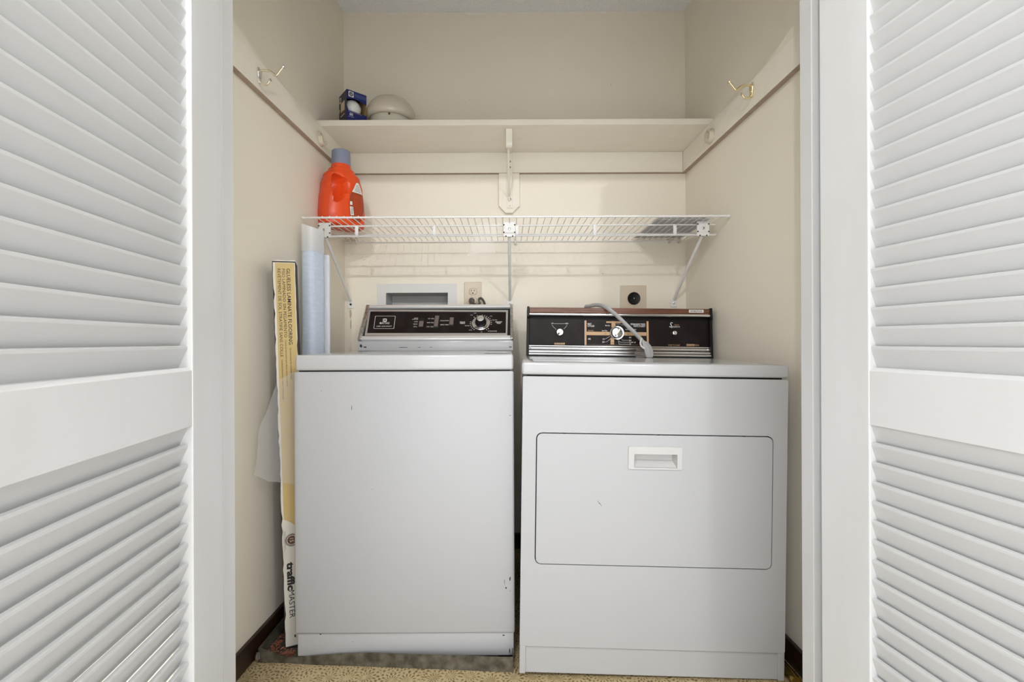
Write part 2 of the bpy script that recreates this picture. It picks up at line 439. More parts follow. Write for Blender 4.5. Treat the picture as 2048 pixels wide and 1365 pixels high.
# ---------------------------------------------------------------- louvred doors
def make_door(name, ox, oy, slope, out):
    """closet-side face starts at (ox,oy) at the hinge and runs towards the room; out = side of the thickness"""
    a = math.atan(slope); x = Vector((math.sin(a), -math.cos(a), 0))
    fr = frame_xyz((ox, oy, 0.012), x, (-x.y, x.x, 0))
    root = empty(name, fr.translation, fr.to_3x3().to_4x4()); root['kind'] = 'structure'
    th, w, hgt, st = 0.034 if out < 0 else 0.027, 0.606, 1.925, 0.102
    y0, y1 = (-th, 0) if out < 0 else (0, th)
    MB().box(0, st, y0, y1, 0, hgt, 0.002).build('stile', m_white, root, fr)
    MB().box(w-st, w, y0, y1, 0, hgt, 0.002).build('stile', m_white, root, fr)
    z0 = 0.012
    rl = (0.80-z0, 0.902-z0) if out < 0 else (0.795-z0, 0.896-z0)
    for (a0, a1) in ((0, 0.19), rl, (hgt-0.10, hgt)):
        q = 0.0012
        pf = [(q, a0+0.001), (q, a1-0.0055), (q+0.007, a1), (th-q, a1), (th-q, a0)]
        MB().prism([(out*p[0], p[1]) for p in pf], st, w-st, 0.0006).build('rail', m_white, root, fr @ Matrix(((0,0,1,0),(1,0,0,0),(0,1,0,0),(0,0,0,1))))
    t, d = R(22), 0.008
    L, tk = 0.045, 0.0072
    if out > 0: d = 0.004; L = 0.0425; t = R(18)
    e = 0.0042                                   # upright front edge of a slat
    P = [(d, -e), (d+L*math.sin(t), -L*math.cos(t))]
    P += [(P[1][0]+tk*math.cos(t), P[1][1]+tk*math.sin(t)), (d+tk*math.cos(t)-0.0004, 0.0016), (d+0.0012, 0.0006), (d, 0)]
    s = out
    sl = MB(); sl.prism([(s*p[0], p[1]) for p in P], st-0.004, w-st+0.004, 0.0004)
    first = sl.build('slat', m_slat, root, fr @ Matrix(((0,0,1,0),(1,0,0,0),(0,1,0,0),(0,0,0,1))))
    zs = []
    z = rl[1] + 0.036
    while z < hgt-0.10+0.02: zs.append(z); z += 0.034
    z = rl[0] + 0.003
    while z > 0.19+0.025: zs.append(z); z -= 0.034
    for k, z in enumerate(zs):
        o = first if k == 0 else first.copy()
        if k: COL.objects.link(o); o.parent = root
        o.location = (0, 0, z)
    return root
make_door('door_1', -0.5575, 0.885, 0.122, -1)
make_door('door_2', 0.612, 0.8945, 0.158, 1)
# ---------------------------------------------------------------- shelf boards on the walls
ZC0, ZC1 = H+0.763, H+0.855
TB = 0.019
def cleat(mb, label):
    o = mb.build('shelf_cleat', m_trimc); tag(o, label, 'board'); return o
def edge_strip(parent, mb): return mb.build('bare_edge', m_raw, parent)
pl = [(xl(YF1)+0.001, YF1+0.002), (xl(YF1)+TB, YF1+0.002), (xl(YB)+TB, YB-0.0005), (xl(YB)+0.001, YB-0.0005)]
c = cleat(MB().prism(pl, ZC0, ZC1, 0.001), 'cream painted board along left closet wall above the flooring carton')
edge_strip(c, MB().prism(pl, ZC0-0.0012, ZC0-0.0002))
pr = [(xr(YF1)-0.001, YF1+0.002), (xr(YF1)-TB, YF1+0.002), (xr(YB)-TB, YB-0.0005), (xr(YB)-0.001, YB-0.0005)]
c = cleat(MB().prism(pr, ZC0, ZC1, 0.001), 'cream painted board along right closet wall above the dryer')
edge_strip(c, MB().prism(pr, ZC0-0.0012, ZC0-0.0002))
pb = [(xl(YB)+TB+0.0005, YB-0.0005), (xl(YB)+TB+0.0005, YB-TB), (xr(YB)-TB-0.0005, YB-TB), (xr(YB)-TB-0.0005, YB-0.0005)]
c = cleat(MB().prism(pb, ZC0, ZC1, 0.001), 'cream painted board across back wall under the upper shelf')
edge_strip(c, MB().prism(pb, ZC0-0.0012, ZC0-0.0002))
YS = 1.80
sh = MB().prism([(xl(YS)+0.001, YS), (xr(YS)-0.001, YS), (xr(YB)-0.001, YB-0.0005), (xl(YB)+0.001, YB-0.0005)], ZC1+0.0003, H+0.878, 0.0012).build('closet_shelf', m_trimc)
tag(sh, 'long cream painted upper shelf spanning the closet holding the bulb carton', 'shelf')
ZS = H+0.878

# backing board and middle bracket
fb = frame_xyz((0, YB, 0), (1,0,0), (0,0,1))      # x right, y up, z towards camera
x0, x1, zb, zt = -0.0432, 0.0505, H+0.581, ZC0-0.0015
bk = MB().prism([(x0, zt), (x0, zb+0.032), (x0+0.030, zb), (x1-0.032, zb), (x1, zb+0.032), (x1, zt)], 0.0003, TB, 0.001).build('backing_board', m_trimc, frame=fb)
tag(bk, 'cream backing block with clipped lower corners under middle of upper shelf', 'board')
r = empty('shelf_bracket', (0.005, YB-TB-0.001, H+0.61)); tag(r, 'cream painted metal rod bracket under middle of upper shelf', 'bracket')
yb = YB-TB-0.0006
MB().box(-0.0065, 0.0185, yb-0.003, yb, H+0.602, ZC1-0.001, 0.001).build('wall_plate', m_trimc, r)
MB().box(-0.008, 0.016, 1.835, yb-0.0035, ZC1-0.006, ZC1-0.001, 0.001).build('arm', m_trimc, r)
pk = []
for i in range(9):
    a = R(180*i/8); pk.append((1.845 - 0.018*math.cos(a), ZC1-0.052 - 0.020*math.sin(a)))
hk = [(1.827, ZC1-0.001)] + pk + [(1.863, ZC1-0.046), (1.857, ZC1-0.046)]
for i in range(8, -1, -1):
    a = R(180*i/8); hk.append((1.845 - 0.013*math.cos(a), ZC1-0.052 - 0.014*math.sin(a)))
hk += [(1.833, ZC1-0.001)]
fy = Matrix(((0,0,1,0),(1,0,0,0),(0,1,0,0),(0,0,0,1)))   # prism (p,q,r) -> world (x=r,y=p,z=q)
MB().prism(hk, -0.0085, 0.0165).build('rod_hook', m_trimc, r, fy)
MB().tube([(0.001, 1.862, ZC1-0.055), (0.001, 1.95, H+0.72), (0.003, yb-0.010, H+0.652), (0.005, yb-0.006, H+0.633)], 0.0045, 8).build('strut', m_trimc, r, smooth=True)
MB().lathe([(0.0001,0),(0.007,0),(0.006,0.004),(0.001,0.005)], (0.006, 0, 0), 12, 'Y', False).build('strut_rivet', m_raw, r, Matrix.Translation((0, yb-0.009, H+0.640)))
for zz in (H+0.812, H+0.786, H+0.612):
    s = MB().lathe([(0.0045,0),(0.0045,-0.0015),(0.0025,-0.0028),(0.0001,-0.003)], (0.008 if zz > H+0.7 else 0.006, yb-0.003, zz), 12, 'Y', False).build('screw', m_raw if zz > H+0.7 else m_trimc, r, smooth=True)

# coat hooks
def coat_hook(base, sg, m, label, mplate):
    r = empty('coat_hook', base); tag(r, label, 'hook')
    bx, by, bz = base
    MB().prism([(-0.009, 0.024), (-0.011, 0.010), (-0.007, -0.012), (-0.006, -0.022), (0.006, -0.022), (0.007, -0.012), (0.011, 0.010), (0.009, 0.024)],
               0, 0.005, 0.0015).build('plate', mplate, r, frame_xyz(base, (0, sg, 0), (0,0,1)), smooth=True)
    def arm(pts, rad):
        return MB().tube(smooth_path([(bx+sg*p[0], by, bz+p[1]) for p in pts], 6), rad, 10).build('prong', m, r, smooth=True)
    a = arm([(0.003, 0.014), (0.016, 0.018), (0.034, 0.015), (0.050, 0.003), (0.056, 0.004), (0.066, 0.017), (0.075, 0.028)], 0.0036)
    MB().lathe([(0.0002, -0.004), (0.004, -0.003), (0.0052, 0), (0.004, 0.003), (0.0002, 0.004)], (bx+sg*0.0755, by, bz+0.0285), 12, 'X', False).build('tip', mplate, a, smooth=True)
    a = arm([(0.003, -0.012), (0.009, -0.021), (0.020, -0.026), (0.029, -0.021), (0.034, -0.012)], 0.0034)
    MB().lathe([(0.0002, -0.004), (0.004, -0.003), (0.005, 0), (0.004, 0.003), (0.0002, 0.004)], (bx+sg*0.0345, by, bz-0.0115), 12, 'X', False).build('tip', mplate, a, smooth=True)
    for dz in (0.012, -0.004):
        MB().lathe([(0.0035,0),(0.0035,0.0012),(0.0001,0.002)], (0,0,0), 10, 'X', False).build('screw', mplate, r, Matrix.Translation((bx+sg*0.0055, by, bz+dz)) @ Matrix.Scale(sg, 4, (1,0,0)))
hy = 1.372; coat_hook((xl(hy)+TB+0.0005, hy, H+0.802), 1, m_brassp, 'double coat hook with silver plate on the left closet wall board', m_chrome)
hy = 1.4916; coat_hook((xr(hy)-TB-0.0005, hy, H+0.818), -1, m_brass, 'brass double coat hook on the right closet wall board', m_brass)

# rod sockets
def socket(y, fx, sg, label, openu):
    z = H+0.800; x = fx(y)+sg*(TB+0.0003)
    r = empty('rod_socket', (x, y, z-0.03)); tag(r, label, 'socket')
    fr = frame_xyz((x, y, z), (0, sg, 0), (0,0,1))
    n = 32
    circ = lambda rad: [(rad*math.cos(2*math.pi*i/n), rad*math.sin(2*math.pi*i/n)) for i in range(n)]
    MB().prism(circ(0.030), 0, 0.003, 0.0008).build('flange', m_cplast, r, fr, smooth=True)
    if not openu:
        MB().ring(circ(0.0255), circ(0.0205), 0.003, 0.016).build('cup', m_cplast, r, fr, smooth=True)
    else:
        pts_o = [(0.0235*math.cos(R(a)), 0.0235*math.sin(R(a))) for a in range(-190, 11, 10)]
        pts_i = [(0.0185*math.cos(R(a)), 0.0185*math.sin(R(a))) for a in range(10, -191, -10)]
        MB().prism([(p[0], p[1]-0.004) for p in pts_o+pts_i], 0.003, 0.018).build('cup', m_cplast, r, fr, smooth=True)
        MB().lathe([(0.003,0.0028),(0.003,0.0045),(0.0005,0.005)], (0, 0.018, 0), 10, 'Z', False).build('screw', m_raw, r, fr)
socket(1.79, xl, 1, 'cream open-topped closet rod socket on the left wall board', True)
socket(1.785, xr, -1, 'cream round closet rod socket on the right wall board', False)

# ---------------------------------------------------------------- wire shelf
ZD = H+0.458
Y1, Y2, Y3, Y4 = 1.674, 1.785, 1.932, 2.074
r = empty('wire_shelf', (0.025, 1.88, ZD)); tag(r, 'white ventilated wire shelf mounted on back wall over the washer and dryer', 'shelf')
def rod(y, z, rad, m=m_wire, e0=0.004, e1=0.004, name='rail'):
    return MB().tube([(xl(y)+e0, y, z), (xr(y)-e1, y, z)], rad, 10).build(name, m, r, smooth=True)
rf = rod(Y1, ZD-0.001, 0.0036); rod(Y2, ZD-0.0045, 0.0034, e0=0.03); rod(Y3, ZD-0.004, 0.0028); rod(Y4, ZD-0.004, 0.0028)
rl = rod(Y2-0.002, H+0.4135, 0.0038, e0=0.03)
for (y, z, par) in ((Y1, ZD-0.001, rf), (Y2-0.002, H+0.4135, rl)):
    for (xx, sg) in ((xr(y)-0.0135, 1), (xl(y)+(0.0035 if par is rf else 0.0295), 1)):
        MB().tube([(xx, y, z), (xx+0.010, y, z)], 0.0052, 10).build('end_cap', m_wire, par, smooth=True)
# deck wires, one mesh shared by all
wm = MB().tube([(0, Y1-0.001, ZD+0.0035), (0, Y4+0.001, ZD+0.0015)], 0.0017, 6).build('wire', m_wire, r, smooth=True)
nw, xs0, xs1 = 59, xl(Y4)+0.012, xr(Y4)-0.010
for k in range(nw):
    o = wm if k == 0 else wm.copy()
    if k: COL.objects.link(o); o.parent = r
    o.location = (xs0 + (xs1-xs0)*k/(nw-1), 0, 0)
# short spacers between the second rail and the hanging rail
for px in (715, 870, 1035, 1190, 1350):
    x = (px-CX)*Y2/F
    MB().box(x-0.0065, x+0.0065, Y2-0.0075, Y2-0.001, H+0.4135, ZD-0.003, 0.002).build('spacer', m_wire, r, smooth=True)
# covers, braces, feet
for (x, xf) in ((-0.7165, -0.7215), (0.003, 0.0055), (0.7575, 0.7535)):
    cv = MB().box(x-0.0235, x+0.0235, Y2-0.016, Y2-0.007, H+0.406, ZD+0.006, 0.002).build('bracket_cover', m_wire, r)
    MB().lathe([(0.0055,0),(0.0055,-0.0012),(0.003,-0.0022),(0.0001,-0.0024)], (x, Y2-0.0162, H+0.436), 14, 'Y', False).build('screw', m_steel, cv, smooth=True)
    for (dx, dz) in ((-0.021, 0.018), (-0.021, -0.011), (0.021, 0.018), (0.021, -0.011), (-0.013, -0.026), (0.013, -0.026)):
        MB().box(x+dx-0.0024, x+dx+0.0024, Y2-0.0166, Y2-0.0155, H+0.434+dz-0.0024, H+0.434+dz+0.0024).build('slot', m_dark, cv)
    br = MB().tube([(x, Y2-0.003, H+0.409), ((x+xf)/2, (Y2+YB)/2, H+0.298), (xf, YB-0.008, H+0.187)], 0.0062, 10).build('brace', m_wire, r, smooth=True)
    MB().prism(rrect(xf-0.0145, xf+0.0145, H+0.152, H+0.188, 0.004), 0.0003, 0.004, 0.0008).build('brace_foot', m_wire, br, fb)
    MB().lathe([(0.0048,0),(0.0048,-0.0015),(0.0002,-0.003)], (xf, YB-0.0042, H+0.170), 12, 'Y', False).build('screw', m_dark if xf < -0.5 else m_steel, br, smooth=True)
# wall clips
def clip(px, py, s, m):
    p = W(px, py, YB-0.006)
    MB().tube(smooth_path([(p.x, YB-0.001, p.z+0.012*s), (p.x, YB-0.010, p.z+0.012*s), (p.x, YB-0.015, p.z), (p.x, YB-0.009, p.z-0.010*s), (p.x, YB-0.001, p.z-0.009*s)], 4), 0.0050, 8).build('wall_clip', m, r, smooth=True)
for (px, py) in ((700, 483), (713, 483), (1339, 482), (1358, 482)): clip(px, py, 0.8, m_cplast)
clip(1030.5, 484, 1.15, m_wire)

# grey sheet stack on the wire shelf
r2 = empty('grey_sheets', (0.67, 1.9, ZD+0.006)); tag(r2, 'grey flat sheets lying on right end of the wire shelf', 'sheet')
MB().prism([(0.563, 1.744), (0.772, 1.742), (0.790, 2.066), (0.566, 2.066)], ZD+0.0065, ZD+0.0095, 0.0004).build('lower_sheet', m_greyb, r2)
MB().prism([(0.570, 1.735), (0.760, 1.733), (0.778, 2.060), (0.575, 2.060)], ZD+0.0105, ZD+0.0155, 0.0004).build('upper_sheet', m_boxw, r2)
MB().prism([(0.566, 1.755), (0.769, 1.752), (0.787, 2.063), (0.570, 2.063)], ZD+0.0096, ZD+0.0104).build('spacer_sheet', m_dark, r2)

# loose clear plastic caught on the wire shelf
def crumple(corners, amp, seed, nu=16, nv=20):
    rnd = random.Random(seed); A = [(rnd.uniform(4, 16), rnd.uniform(4, 16), rnd.uniform(0, 6), rnd.uniform(0.3, 1)) for _ in range(6)]
    tl, tr, bl, brr = [Vector(c) for c in corners]
    def fn(u, v):
        p = (tl*(1-u)+tr*u)*(1-v) + (bl*(1-u)+brr*u)*v
        d = sum(k[3]*math.sin(k[0]*u+k[1]*v+k[2]) for k in A)/3
        e = sum(k[3]*math.sin(k[1]*u*1.7-k[0]*v+k[2]) for k in A)/3
        return p + Vector((e*amp*0.6, d*amp, e*amp*0.4*math.sin(math.pi*u)))
    return MB().grid(fn, nu, nv)
c4 = [W(958, 446, 1.662), W(1000, 447, 1.660), W(934, 513, 1.668), W(989, 508, 1.664)]
s = crumple(c4, 0.006, 5); s.flat = True
s = s.build('plastic_scrap', m_film, smooth=True); tag(s, 'clear plastic scrap hanging from front edge of the wire shelf', 'plastic')

# ---------------------------------------------------------------- detergent bottle
def loft(secs, n, m, post=None):
    """secs: (z, cx, a, b, power) interpolated along z"""
    zs = [q[0] for q in secs]
    def ip(z):
        for i in range(len(secs)-1):
            if z <= zs[i+1] or i == len(secs)-2:
                t = (z-zs[i])/(zs[i+1]-zs[i]); t = min(max(t, 0), 1); t = t*t*(3-2*t)
                return [secs[i][k]*(1-t)+secs[i+1][k]*t for k in range(1, 5)]
    vs = []; fs = []
    for j in range(m):
        z = zs[0] + (zs[-1]-zs[0])*j/(m-1); cx, a, b, p = ip(z)
        for i in range(n):
            th = 2*math.pi*i/n; co, si = math.cos(th), math.sin(th)
            v = Vector((cx + a*math.copysign(abs(co)**(2/p), co), b*math.copysign(abs(si)**(2/p), si), z))
            vs.append(post(v) if post else v)
    for j in range(m-1):
        for i in range(n): fs.append((j*n+i, j*n+(i+1) % n, (j+1)*n+(i+1) % n, (j+1)*n+i))
    fs.append(tuple(range(n))[::-1]); fs.append(tuple((m-1)*n+i for i in range(n)))
    o = MB(); o._add(vs, fs); return o
bz = ZD+0.0062
root = empty('detergent_bottle', (-0.684, 1.862, bz), Matrix.Rotation(R(43), 4, 'Z')); fr = WM[root]
tag(root, 'orange laundry detergent bottle with grey cap on left end of wire shelf', 'bottle')
def recess(v):
    # hollow of the grip on both broad faces: crisp towards the handle at -x, fading towards the label
    x, z = v.x, v.z
    cx, cz = -0.046, 0.168
    dx = (x-cx)/(0.010 if x < cx else 0.050); dz = (z-cz)/(0.036 if z > cz else 0.080)
    d = min(math.sqrt(dx*dx+dz*dz), 1.0)
    k = (1-d*d)**0.75
    return Vector((x, v.y*(1-0.98*k), z))
MB0 = loft([(0.0, 0, 0.078, 0.048, 3.2), (0.006, 0, 0.088, 0.056, 3.2), (0.05, 0, 0.092, 0.060, 3.0), (0.10, 0.000, 0.088, 0.059, 2.8), (0.16, 0.002, 0.082, 0.056, 2.6),
            (0.205, 0.002, 0.072, 0.051, 2.4), (0.232, 0.001, 0.052, 0.043, 2.2), (0.243, 0, 0.040, 0.039, 2.0), (0.262, 0, 0.0365, 0.0365, 2.0)], 96, 110, recess)
body = MB0.build('body', m_orange, root, fr, smooth=True, angle=60)
cap = MB(); cap.lathe([(0.0375, 0.255), (0.0375, 0.262), (0.0372, 0.268), (0.0362, 0.312), (0.034, 0.314), (0.0, 0.314)], seg=48, capends=False)
cap.build('cap', m_cap, root, fr, smooth=True)
ci = MB().lathe([(0.021, 0.262), (0.021, 0.290), (0.019, 0.292)], seg=32).build('spout', m_orange, root, fr, smooth=True)
# label on the broad face that looks at -y (towards the camera, right)
def on_face(x, z):
    secs = [(0.0, 0.088, 0.056), (0.05, 0.092, 0.060), (0.10, 0.088, 0.059), (0.16, 0.082, 0.056), (0.205, 0.072, 0.051), (0.24, 0.045, 0.04)]
    for i in range(len(secs)-1):
        if z <= secs[i+1][0]: break
    t = (z-secs[i][0])/(secs[i+1][0]-secs[i][0]); a = secs[i][1]*(1-t)+secs[i+1][1]*t; bb = secs[i][2]*(1-t)+secs[i+1][2]*t
    q = min(abs(x/a), 0.999)
    return Vector((x, -(bb*(1-q**2.8)**(1/2.8)+0.0016), z))
def lab(outline, zc, name, m, parent, nu=14, nv=18, off=0.0):
    z0, z1 = outline[0][0], outline[-1][0]
    def ip(z):
        for i in range(len(outline)-1):
            if z <= outline[i+1][0]: break
        t = (z-outline[i][0])/(outline[i+1][0]-outline[i][0])
        return outline[i][1]*(1-t)+outline[i+1][1]*t, outline[i][2]*(1-t)+outline[i+1][2]*t
    def fn(u, v):
        z = z0+(z1-z0)*v; a, b2 = ip(z); p = on_face(a+(b2-a)*u, z); p.y -= off; return p
    return MB().grid(fn, nu, nv).build(name, m, parent, fr, smooth=True)
lo = [(0.022, 0.028, 0.050), (0.030, 0.018, 0.064), (0.045, 0.010, 0.076), (0.09, 0.006, 0.079), (0.125, 0.012, 0.076), (0.150, 0.024, 0.068), (0.180, 0.038, 0.056), (0.186, 0.044, 0.050)]
lb = lab(lo, 0, 'label', m_label, root)
lab([(0.140, 0.0195, 0.070), (0.150, 0.025, 0.067), (0.178, 0.038, 0.056), (0.184, 0.043, 0.051)], 0, 'label_top', m_print, lb, off=0.0006)
lab([(0.045, 0.012, 0.026), (0.079, 0.009, 0.023)], 0, 'barcode', m_print, lb, nu=6, nv=6, off=0.0006)
for q in range(6): lab([(0.050+q*0.0045, 0.0135, 0.0225), (0.0518+q*0.0045, 0.0133, 0.0223)], 0, 'bar', m_ink, lb, 4, 2, off=0.0009)
lab([(0.086, 0.0095, 0.020), (0.100, 0.0105, 0.020)], 0, 'icon', m_print, lb, nu=4, nv=4, off=0.0006)
for q in range(13): lab([(0.040+q*0.0072, 0.030 if q < 6 else 0.026, 0.068), (0.0415+q*0.0072, 0.030 if q < 6 else 0.026, 0.068)], 0, 'small_print', m_orange, lb, 6, 2, off=0.0006)
for q in range(5): lab([(0.146+q*0.0062, 0.030+q*0.0025, 0.060-q*0.002), (0.1476+q*0.0062, 0.030+q*0.0025, 0.060-q*0.002)], 0, 'small_print', m_ink, lb, 6, 2, off=0.0010)

# ---------------------------------------------------------------- light bulb carton and bulb
bw, bh, tk = 0.083, 0.140, 0.0012
corner = W(693, 177, 1.832)
ang = R(40)
fr = frame_xyz((corner.x, corner.y, ZS+0.0006), (math.cos(ang), math.sin(ang), 0), (-math.sin(ang), math.cos(ang), 0))
root = empty('bulb_carton', fr.translation, fr.to_3x3().to_4x4()); tag(root, 'navy blue light bulb carton with cut-out window on upper shelf', 'carton')
ff = fr @ frame_xyz((0,0,0), (1,0,0), (0,0,1))                     # right-hand face: x along face, y up, z outward
fl = fr @ frame_xyz((0,bw,0), (0,-1,0), (0,0,1))                   # left-hand face
MB().prism([(0,0.101),(0.012,0.106),(0.030,0.110),(0.050,0.109),(0.070,0.104),(bw,0.100),(bw,bh),(0,bh)], -tk, 0).build('front_upper', m_navy, root, ff)
MB().prism([(0,0),(bw,0),(bw,0.055),(0.055,0.0565),(0.008,0.0575),(0,0.076)], -tk, 0).build('front_lower', m_navy, root, ff)
MB().prism([(0,0),(bw,0),(bw,0.055),(bw-0.004,0.075),(bw,0.088),(bw,bh),(0,bh),(0,0.088),(0.012,0.082),(0,0.070)], -tk, 0).build('side_left', m_navyd, root, fl)
MB().box(0.0015, bw, bw-tk, bw, 0, bh).build('back', m_kraft2, root, fr)
MB().prism([(0,0),(bw,0),(bw,0.03),(bw-0.02,0.05),(bw,0.066),(bw,bh),(0,bh),(0,0.066),(0.02,0.05),(0,0.03)], -tk, 0).build('side_right', m_kraft2, root, fr @ frame_xyz((bw,0,0), (0,1,0), (0,0,1)))
MB().box(0.0005, bw-0.0005, 0.0005, bw-0.0005, bh, bh+0.001).build('lid', m_navyd, root, fr)
up = [o for o in root.children if o.name.startswith('front_upper')][0]; lw = [o for o in root.children if o.name.startswith('front_lower')][0]; sl = [o for o in root.children if o.name.startswith('side_left')][0]
MB().prism([(0.008,0.114),(0.029,0.114),(0.029,0.136),(0.008,0.136)], 0.0002, 0.0005).build('logo_square', m_print, up, ff)
n = 32
co = [(0.0185+0.0082*(1+0.12*math.cos(8*2*math.pi*i/n))*math.cos(2*math.pi*i/n), 0.125+0.0085*(1+0.12*math.cos(8*2*math.pi*i/n))*math.sin(2*math.pi*i/n)) for i in range(n)]
MB().prism(co, 0.0006, 0.0008).build('logo_disc', m_ink, up, ff)
MB().text('GE', 0.0185, 0.125, 0.0085, fit=0.0105, z=0.0010, shear=0.1).build('lettering', m_print, up, ff)
MB().prism([(0.033,0.118),(0.080,0.118),(0.080,0.133),(0.033,0.133)], 0.0002, 0.0004).build('print_band', m_bluegrey, up, ff)
MB().text('60', 0.019, 0.0440, 0.0105, z=0.0005, bold=0.03).build('lettering', m_print, lw, ff)
MB().text('soft white', 0.019, 0.0345, 0.0040, fit=0.022, z=0.0005).build('lettering', m_print, lw, ff)
MB().text('long life frosted bulbs', 0.036, 0.0535, 0.0028, fit=0.054, z=0.0005).build('lettering', m_print, lw, ff)
MB().prism([(0.005,0.108),(0.022,0.108),(0.022,0.130),(0.005,0.130)], 0.0002, 0.0005).build('logo_square', m_print, sl, fl)
MB().prism([(0.009,0.112),(0.018,0.112),(0.018,0.126),(0.009,0.126)], 0.0006, 0.0008).build('logo_disc', m_ink, sl, fl)
MB().prism([(0.020,0.058),(0.062,0.058),(0.062,0.104),(0.020,0.104)], 0.0002, 0.0005).build('room_picture', m_ivory, sl, fl)
MB().prism([(0.020,0.055),(0.062,0.055),(0.062,0.066),(0.020,0.066)], 0.0006, 0.0008).build('picture_base', m_brown, sl, fl)
MB().prism([(0.020,0.048),(0.062,0.048),(0.062,0.051),(0.020,0.051)], 0.0006, 0.0008).build('white_line', m_print, sl, fl)
bb = MB().lathe([(0.0, 0.035), (0.012, 0.033), (0.023, 0.027), (0.031, 0.015), (0.0345, 0.002), (0.033, -0.010), (0.028, -0.020), (0.020, -0.031), (0.0145, -0.042)], seg=40, capends=False)
rb = empty('light_bulb', fr @ Vector((0.041, 0.036, 0.002))); tag(rb, 'frosted white light bulb showing inside the navy carton window', 'light bulb')
fbulb = fr @ Matrix.Translation((0.0385, 0.0375, 0.084)) @ Matrix.Rotation(R(-8), 4, 'Y')
bb.build('globe', m_bulb, rb, fbulb, smooth=True)
MB().lathe([(0.0145, -0.042), (0.013, -0.045), (0.0135, -0.049), (0.0125, -0.052), (0.0135, -0.055), (0.0125, -0.058), (0.006, -0.0625), (0.0, -0.063)], seg=24, capends=False).build('screw_cap', m_steel, rb, fbulb, smooth=True)

# ---------------------------------------------------------------- globe light fixture lying on the shelf
cf = (-0.503, 1.955, ZS+0.0006)
root = empty('globe_light_fixture', cf); tag(root, 'cream mushroom-shaped globe light fixture beside the bulb carton', 'light fixture')
fr = Matrix.Translation(cf)
MB().lathe([(0.080, 0), (0.087, 0.001), (0.0885, 0.004), (0.0885, 0.066), (0.087, 0.068)], seg=64).build('base', m_fix, root, fr, smooth=True)
MB().lathe([(0.086, 0.0675), (0.090, 0.063), (0.096, 0.062), (0.1030, 0.070), (0.1055, 0.083), (0.104, 0.096), (0.099, 0.110), (0.090, 0.126), (0.074, 0.144), (0.050, 0.159), (0.025, 0.168), (0.0005, 0.171)], seg=64, capends=False).build('globe', m_opal, root, fr, smooth=True, angle=80)
a = R(-80)
MB().tube([(0.0875*math.cos(a), 0.0875*math.sin(a), 0.057), (0.093*math.cos(a), 0.093*math.sin(a), 0.057)], 0.0042, 10).build('thumb_screw', m_pewter, root, fr, smooth=True)
# ---------------------------------------------------------------- washing machine
WX0, WX1, WY = -0.632, 0.0135, 1.332
root = empty('washing_machine', ((WX0+WX1)/2, 1.65, 0.003)); washer = root
tag(root, 'white top-loading washing machine with brown control panel left of the dryer', 'washing machine')
cab = MB().box(WX0, WX1, WY, WY+0.03, 0.088, 0.857, 0.006, 3)
cab.box(WX0+0.004, WX1-0.004, WY+0.012, 1.965, 0.060, 0.850, 0.003)
cab.build('cabinet', m_enamel, root, smooth=True)
MB().box(WX0+0.005, WX1-0.003, WY+0.007, WY+0.03, 0.018, 0.0875, 0.004, 2).build('kick_panel', m_enamel, root, smooth=True)
MB().box(WX0+0.012, WX1-0.012, WY+0.012, 1.94, 0.846, 0.868).build('lid_gap', m_dark, root)
MB().box(WX0+0.006, WX1-0.001, WY-0.002, 1.965, 0.8605, 0.9065, 0.007, 4).build('top', m_topw, root, smooth=True)
MB().prism(rrect(-0.545, -0.075, 1.375, 1.79, 0.03), 0.9062, 0.9076, 0.0005).build('lid', m_topw, root)
for (x, y) in ((-0.60, 1.37), (-0.02, 1.37), (-0.60, 1.93), (-0.02, 1.93)):
    MB().lathe([(0.02, 0.0035), (0.02, 0.010), (0.008, 0.012), (0.008, 0.062)], (x, y, 0), 16).build('foot', m_black, root, smooth=True)
# console: base, housing, chrome frame, panel
FP = frame_xyz((-0.294, 1.826, 0.9455), (1,0,0), (0, 0.114, 0.149))
CXL, CXR, CH = -0.311, 0.311, 0.1876
def wu(px, py): return uv(FP, px, py)
MB().box(-0.605, 0.0165, 1.821, 1.965, 0.9068, 0.946, 0.003).build('console_base', m_topw, root, smooth=True)
hs = MB().prism([(1.834, 0.9465), (1.950, 1.090), (1.972, 1.092), (1.972, 0.9465)], -0.602, 0.014)
cons = hs.build('console', m_satin, root, fy)
o4 = [(CXR, CH), (CXL, CH), (CXL, 0.001), (CXR, 0.001)]
def quad4(tl, tr, br, bl): return [wu(*tr), wu(*tl), wu(*bl), wu(*br)]
in4 = quad4((735.5, 619.5), (1017.5, 620.5), (1015.5, 675.5), (728.5, 675.5))
def bar(p, q, w, z0, z1, m, name='chrome_frame', prof=0.003):
    """straight moulding between two uv points"""
    p, q = Vector(p), Vector(q); d = (q-p).normalized(); n = Vector((-d.y, d.x))*w/2
    return MB().prism([tuple(p-n), tuple(q-n), tuple(q+n), tuple(p+n)], z0, z1, prof).build(name, m, cons, FP, smooth=True)
tl, tr, br_, bl = (CXL, CH), (CXR, CH), (CXR, 0.0), (CXL, 0.0)
bar((CXL+0.004, CH-0.008), (CXR-0.004, CH-0.008), 0.016, -0.012, 0.012, m_bright)
bar((CXL+0.004, 0.0105), (CXR-0.004, 0.0105), 0.019, -0.010, 0.012, m_bright)
bar((CXL+0.008, 0.001), (CXL+0.008, CH-0.001), 0.0165, -0.012, 0.014, m_chromew)
bar((CXR-0.006, 0.001), (CXR-0.006, CH-0.001), 0.0125, -0.012, 0.014, m_chromew)
MB().prism([(CXL+0.004, 0.004), (CXR-0.004, 0.004), (CXR-0.004, CH-0.004), (CXL+0.004, CH-0.004)], -0.008, 0.0005).build('groove', m_dark, cons, FP)
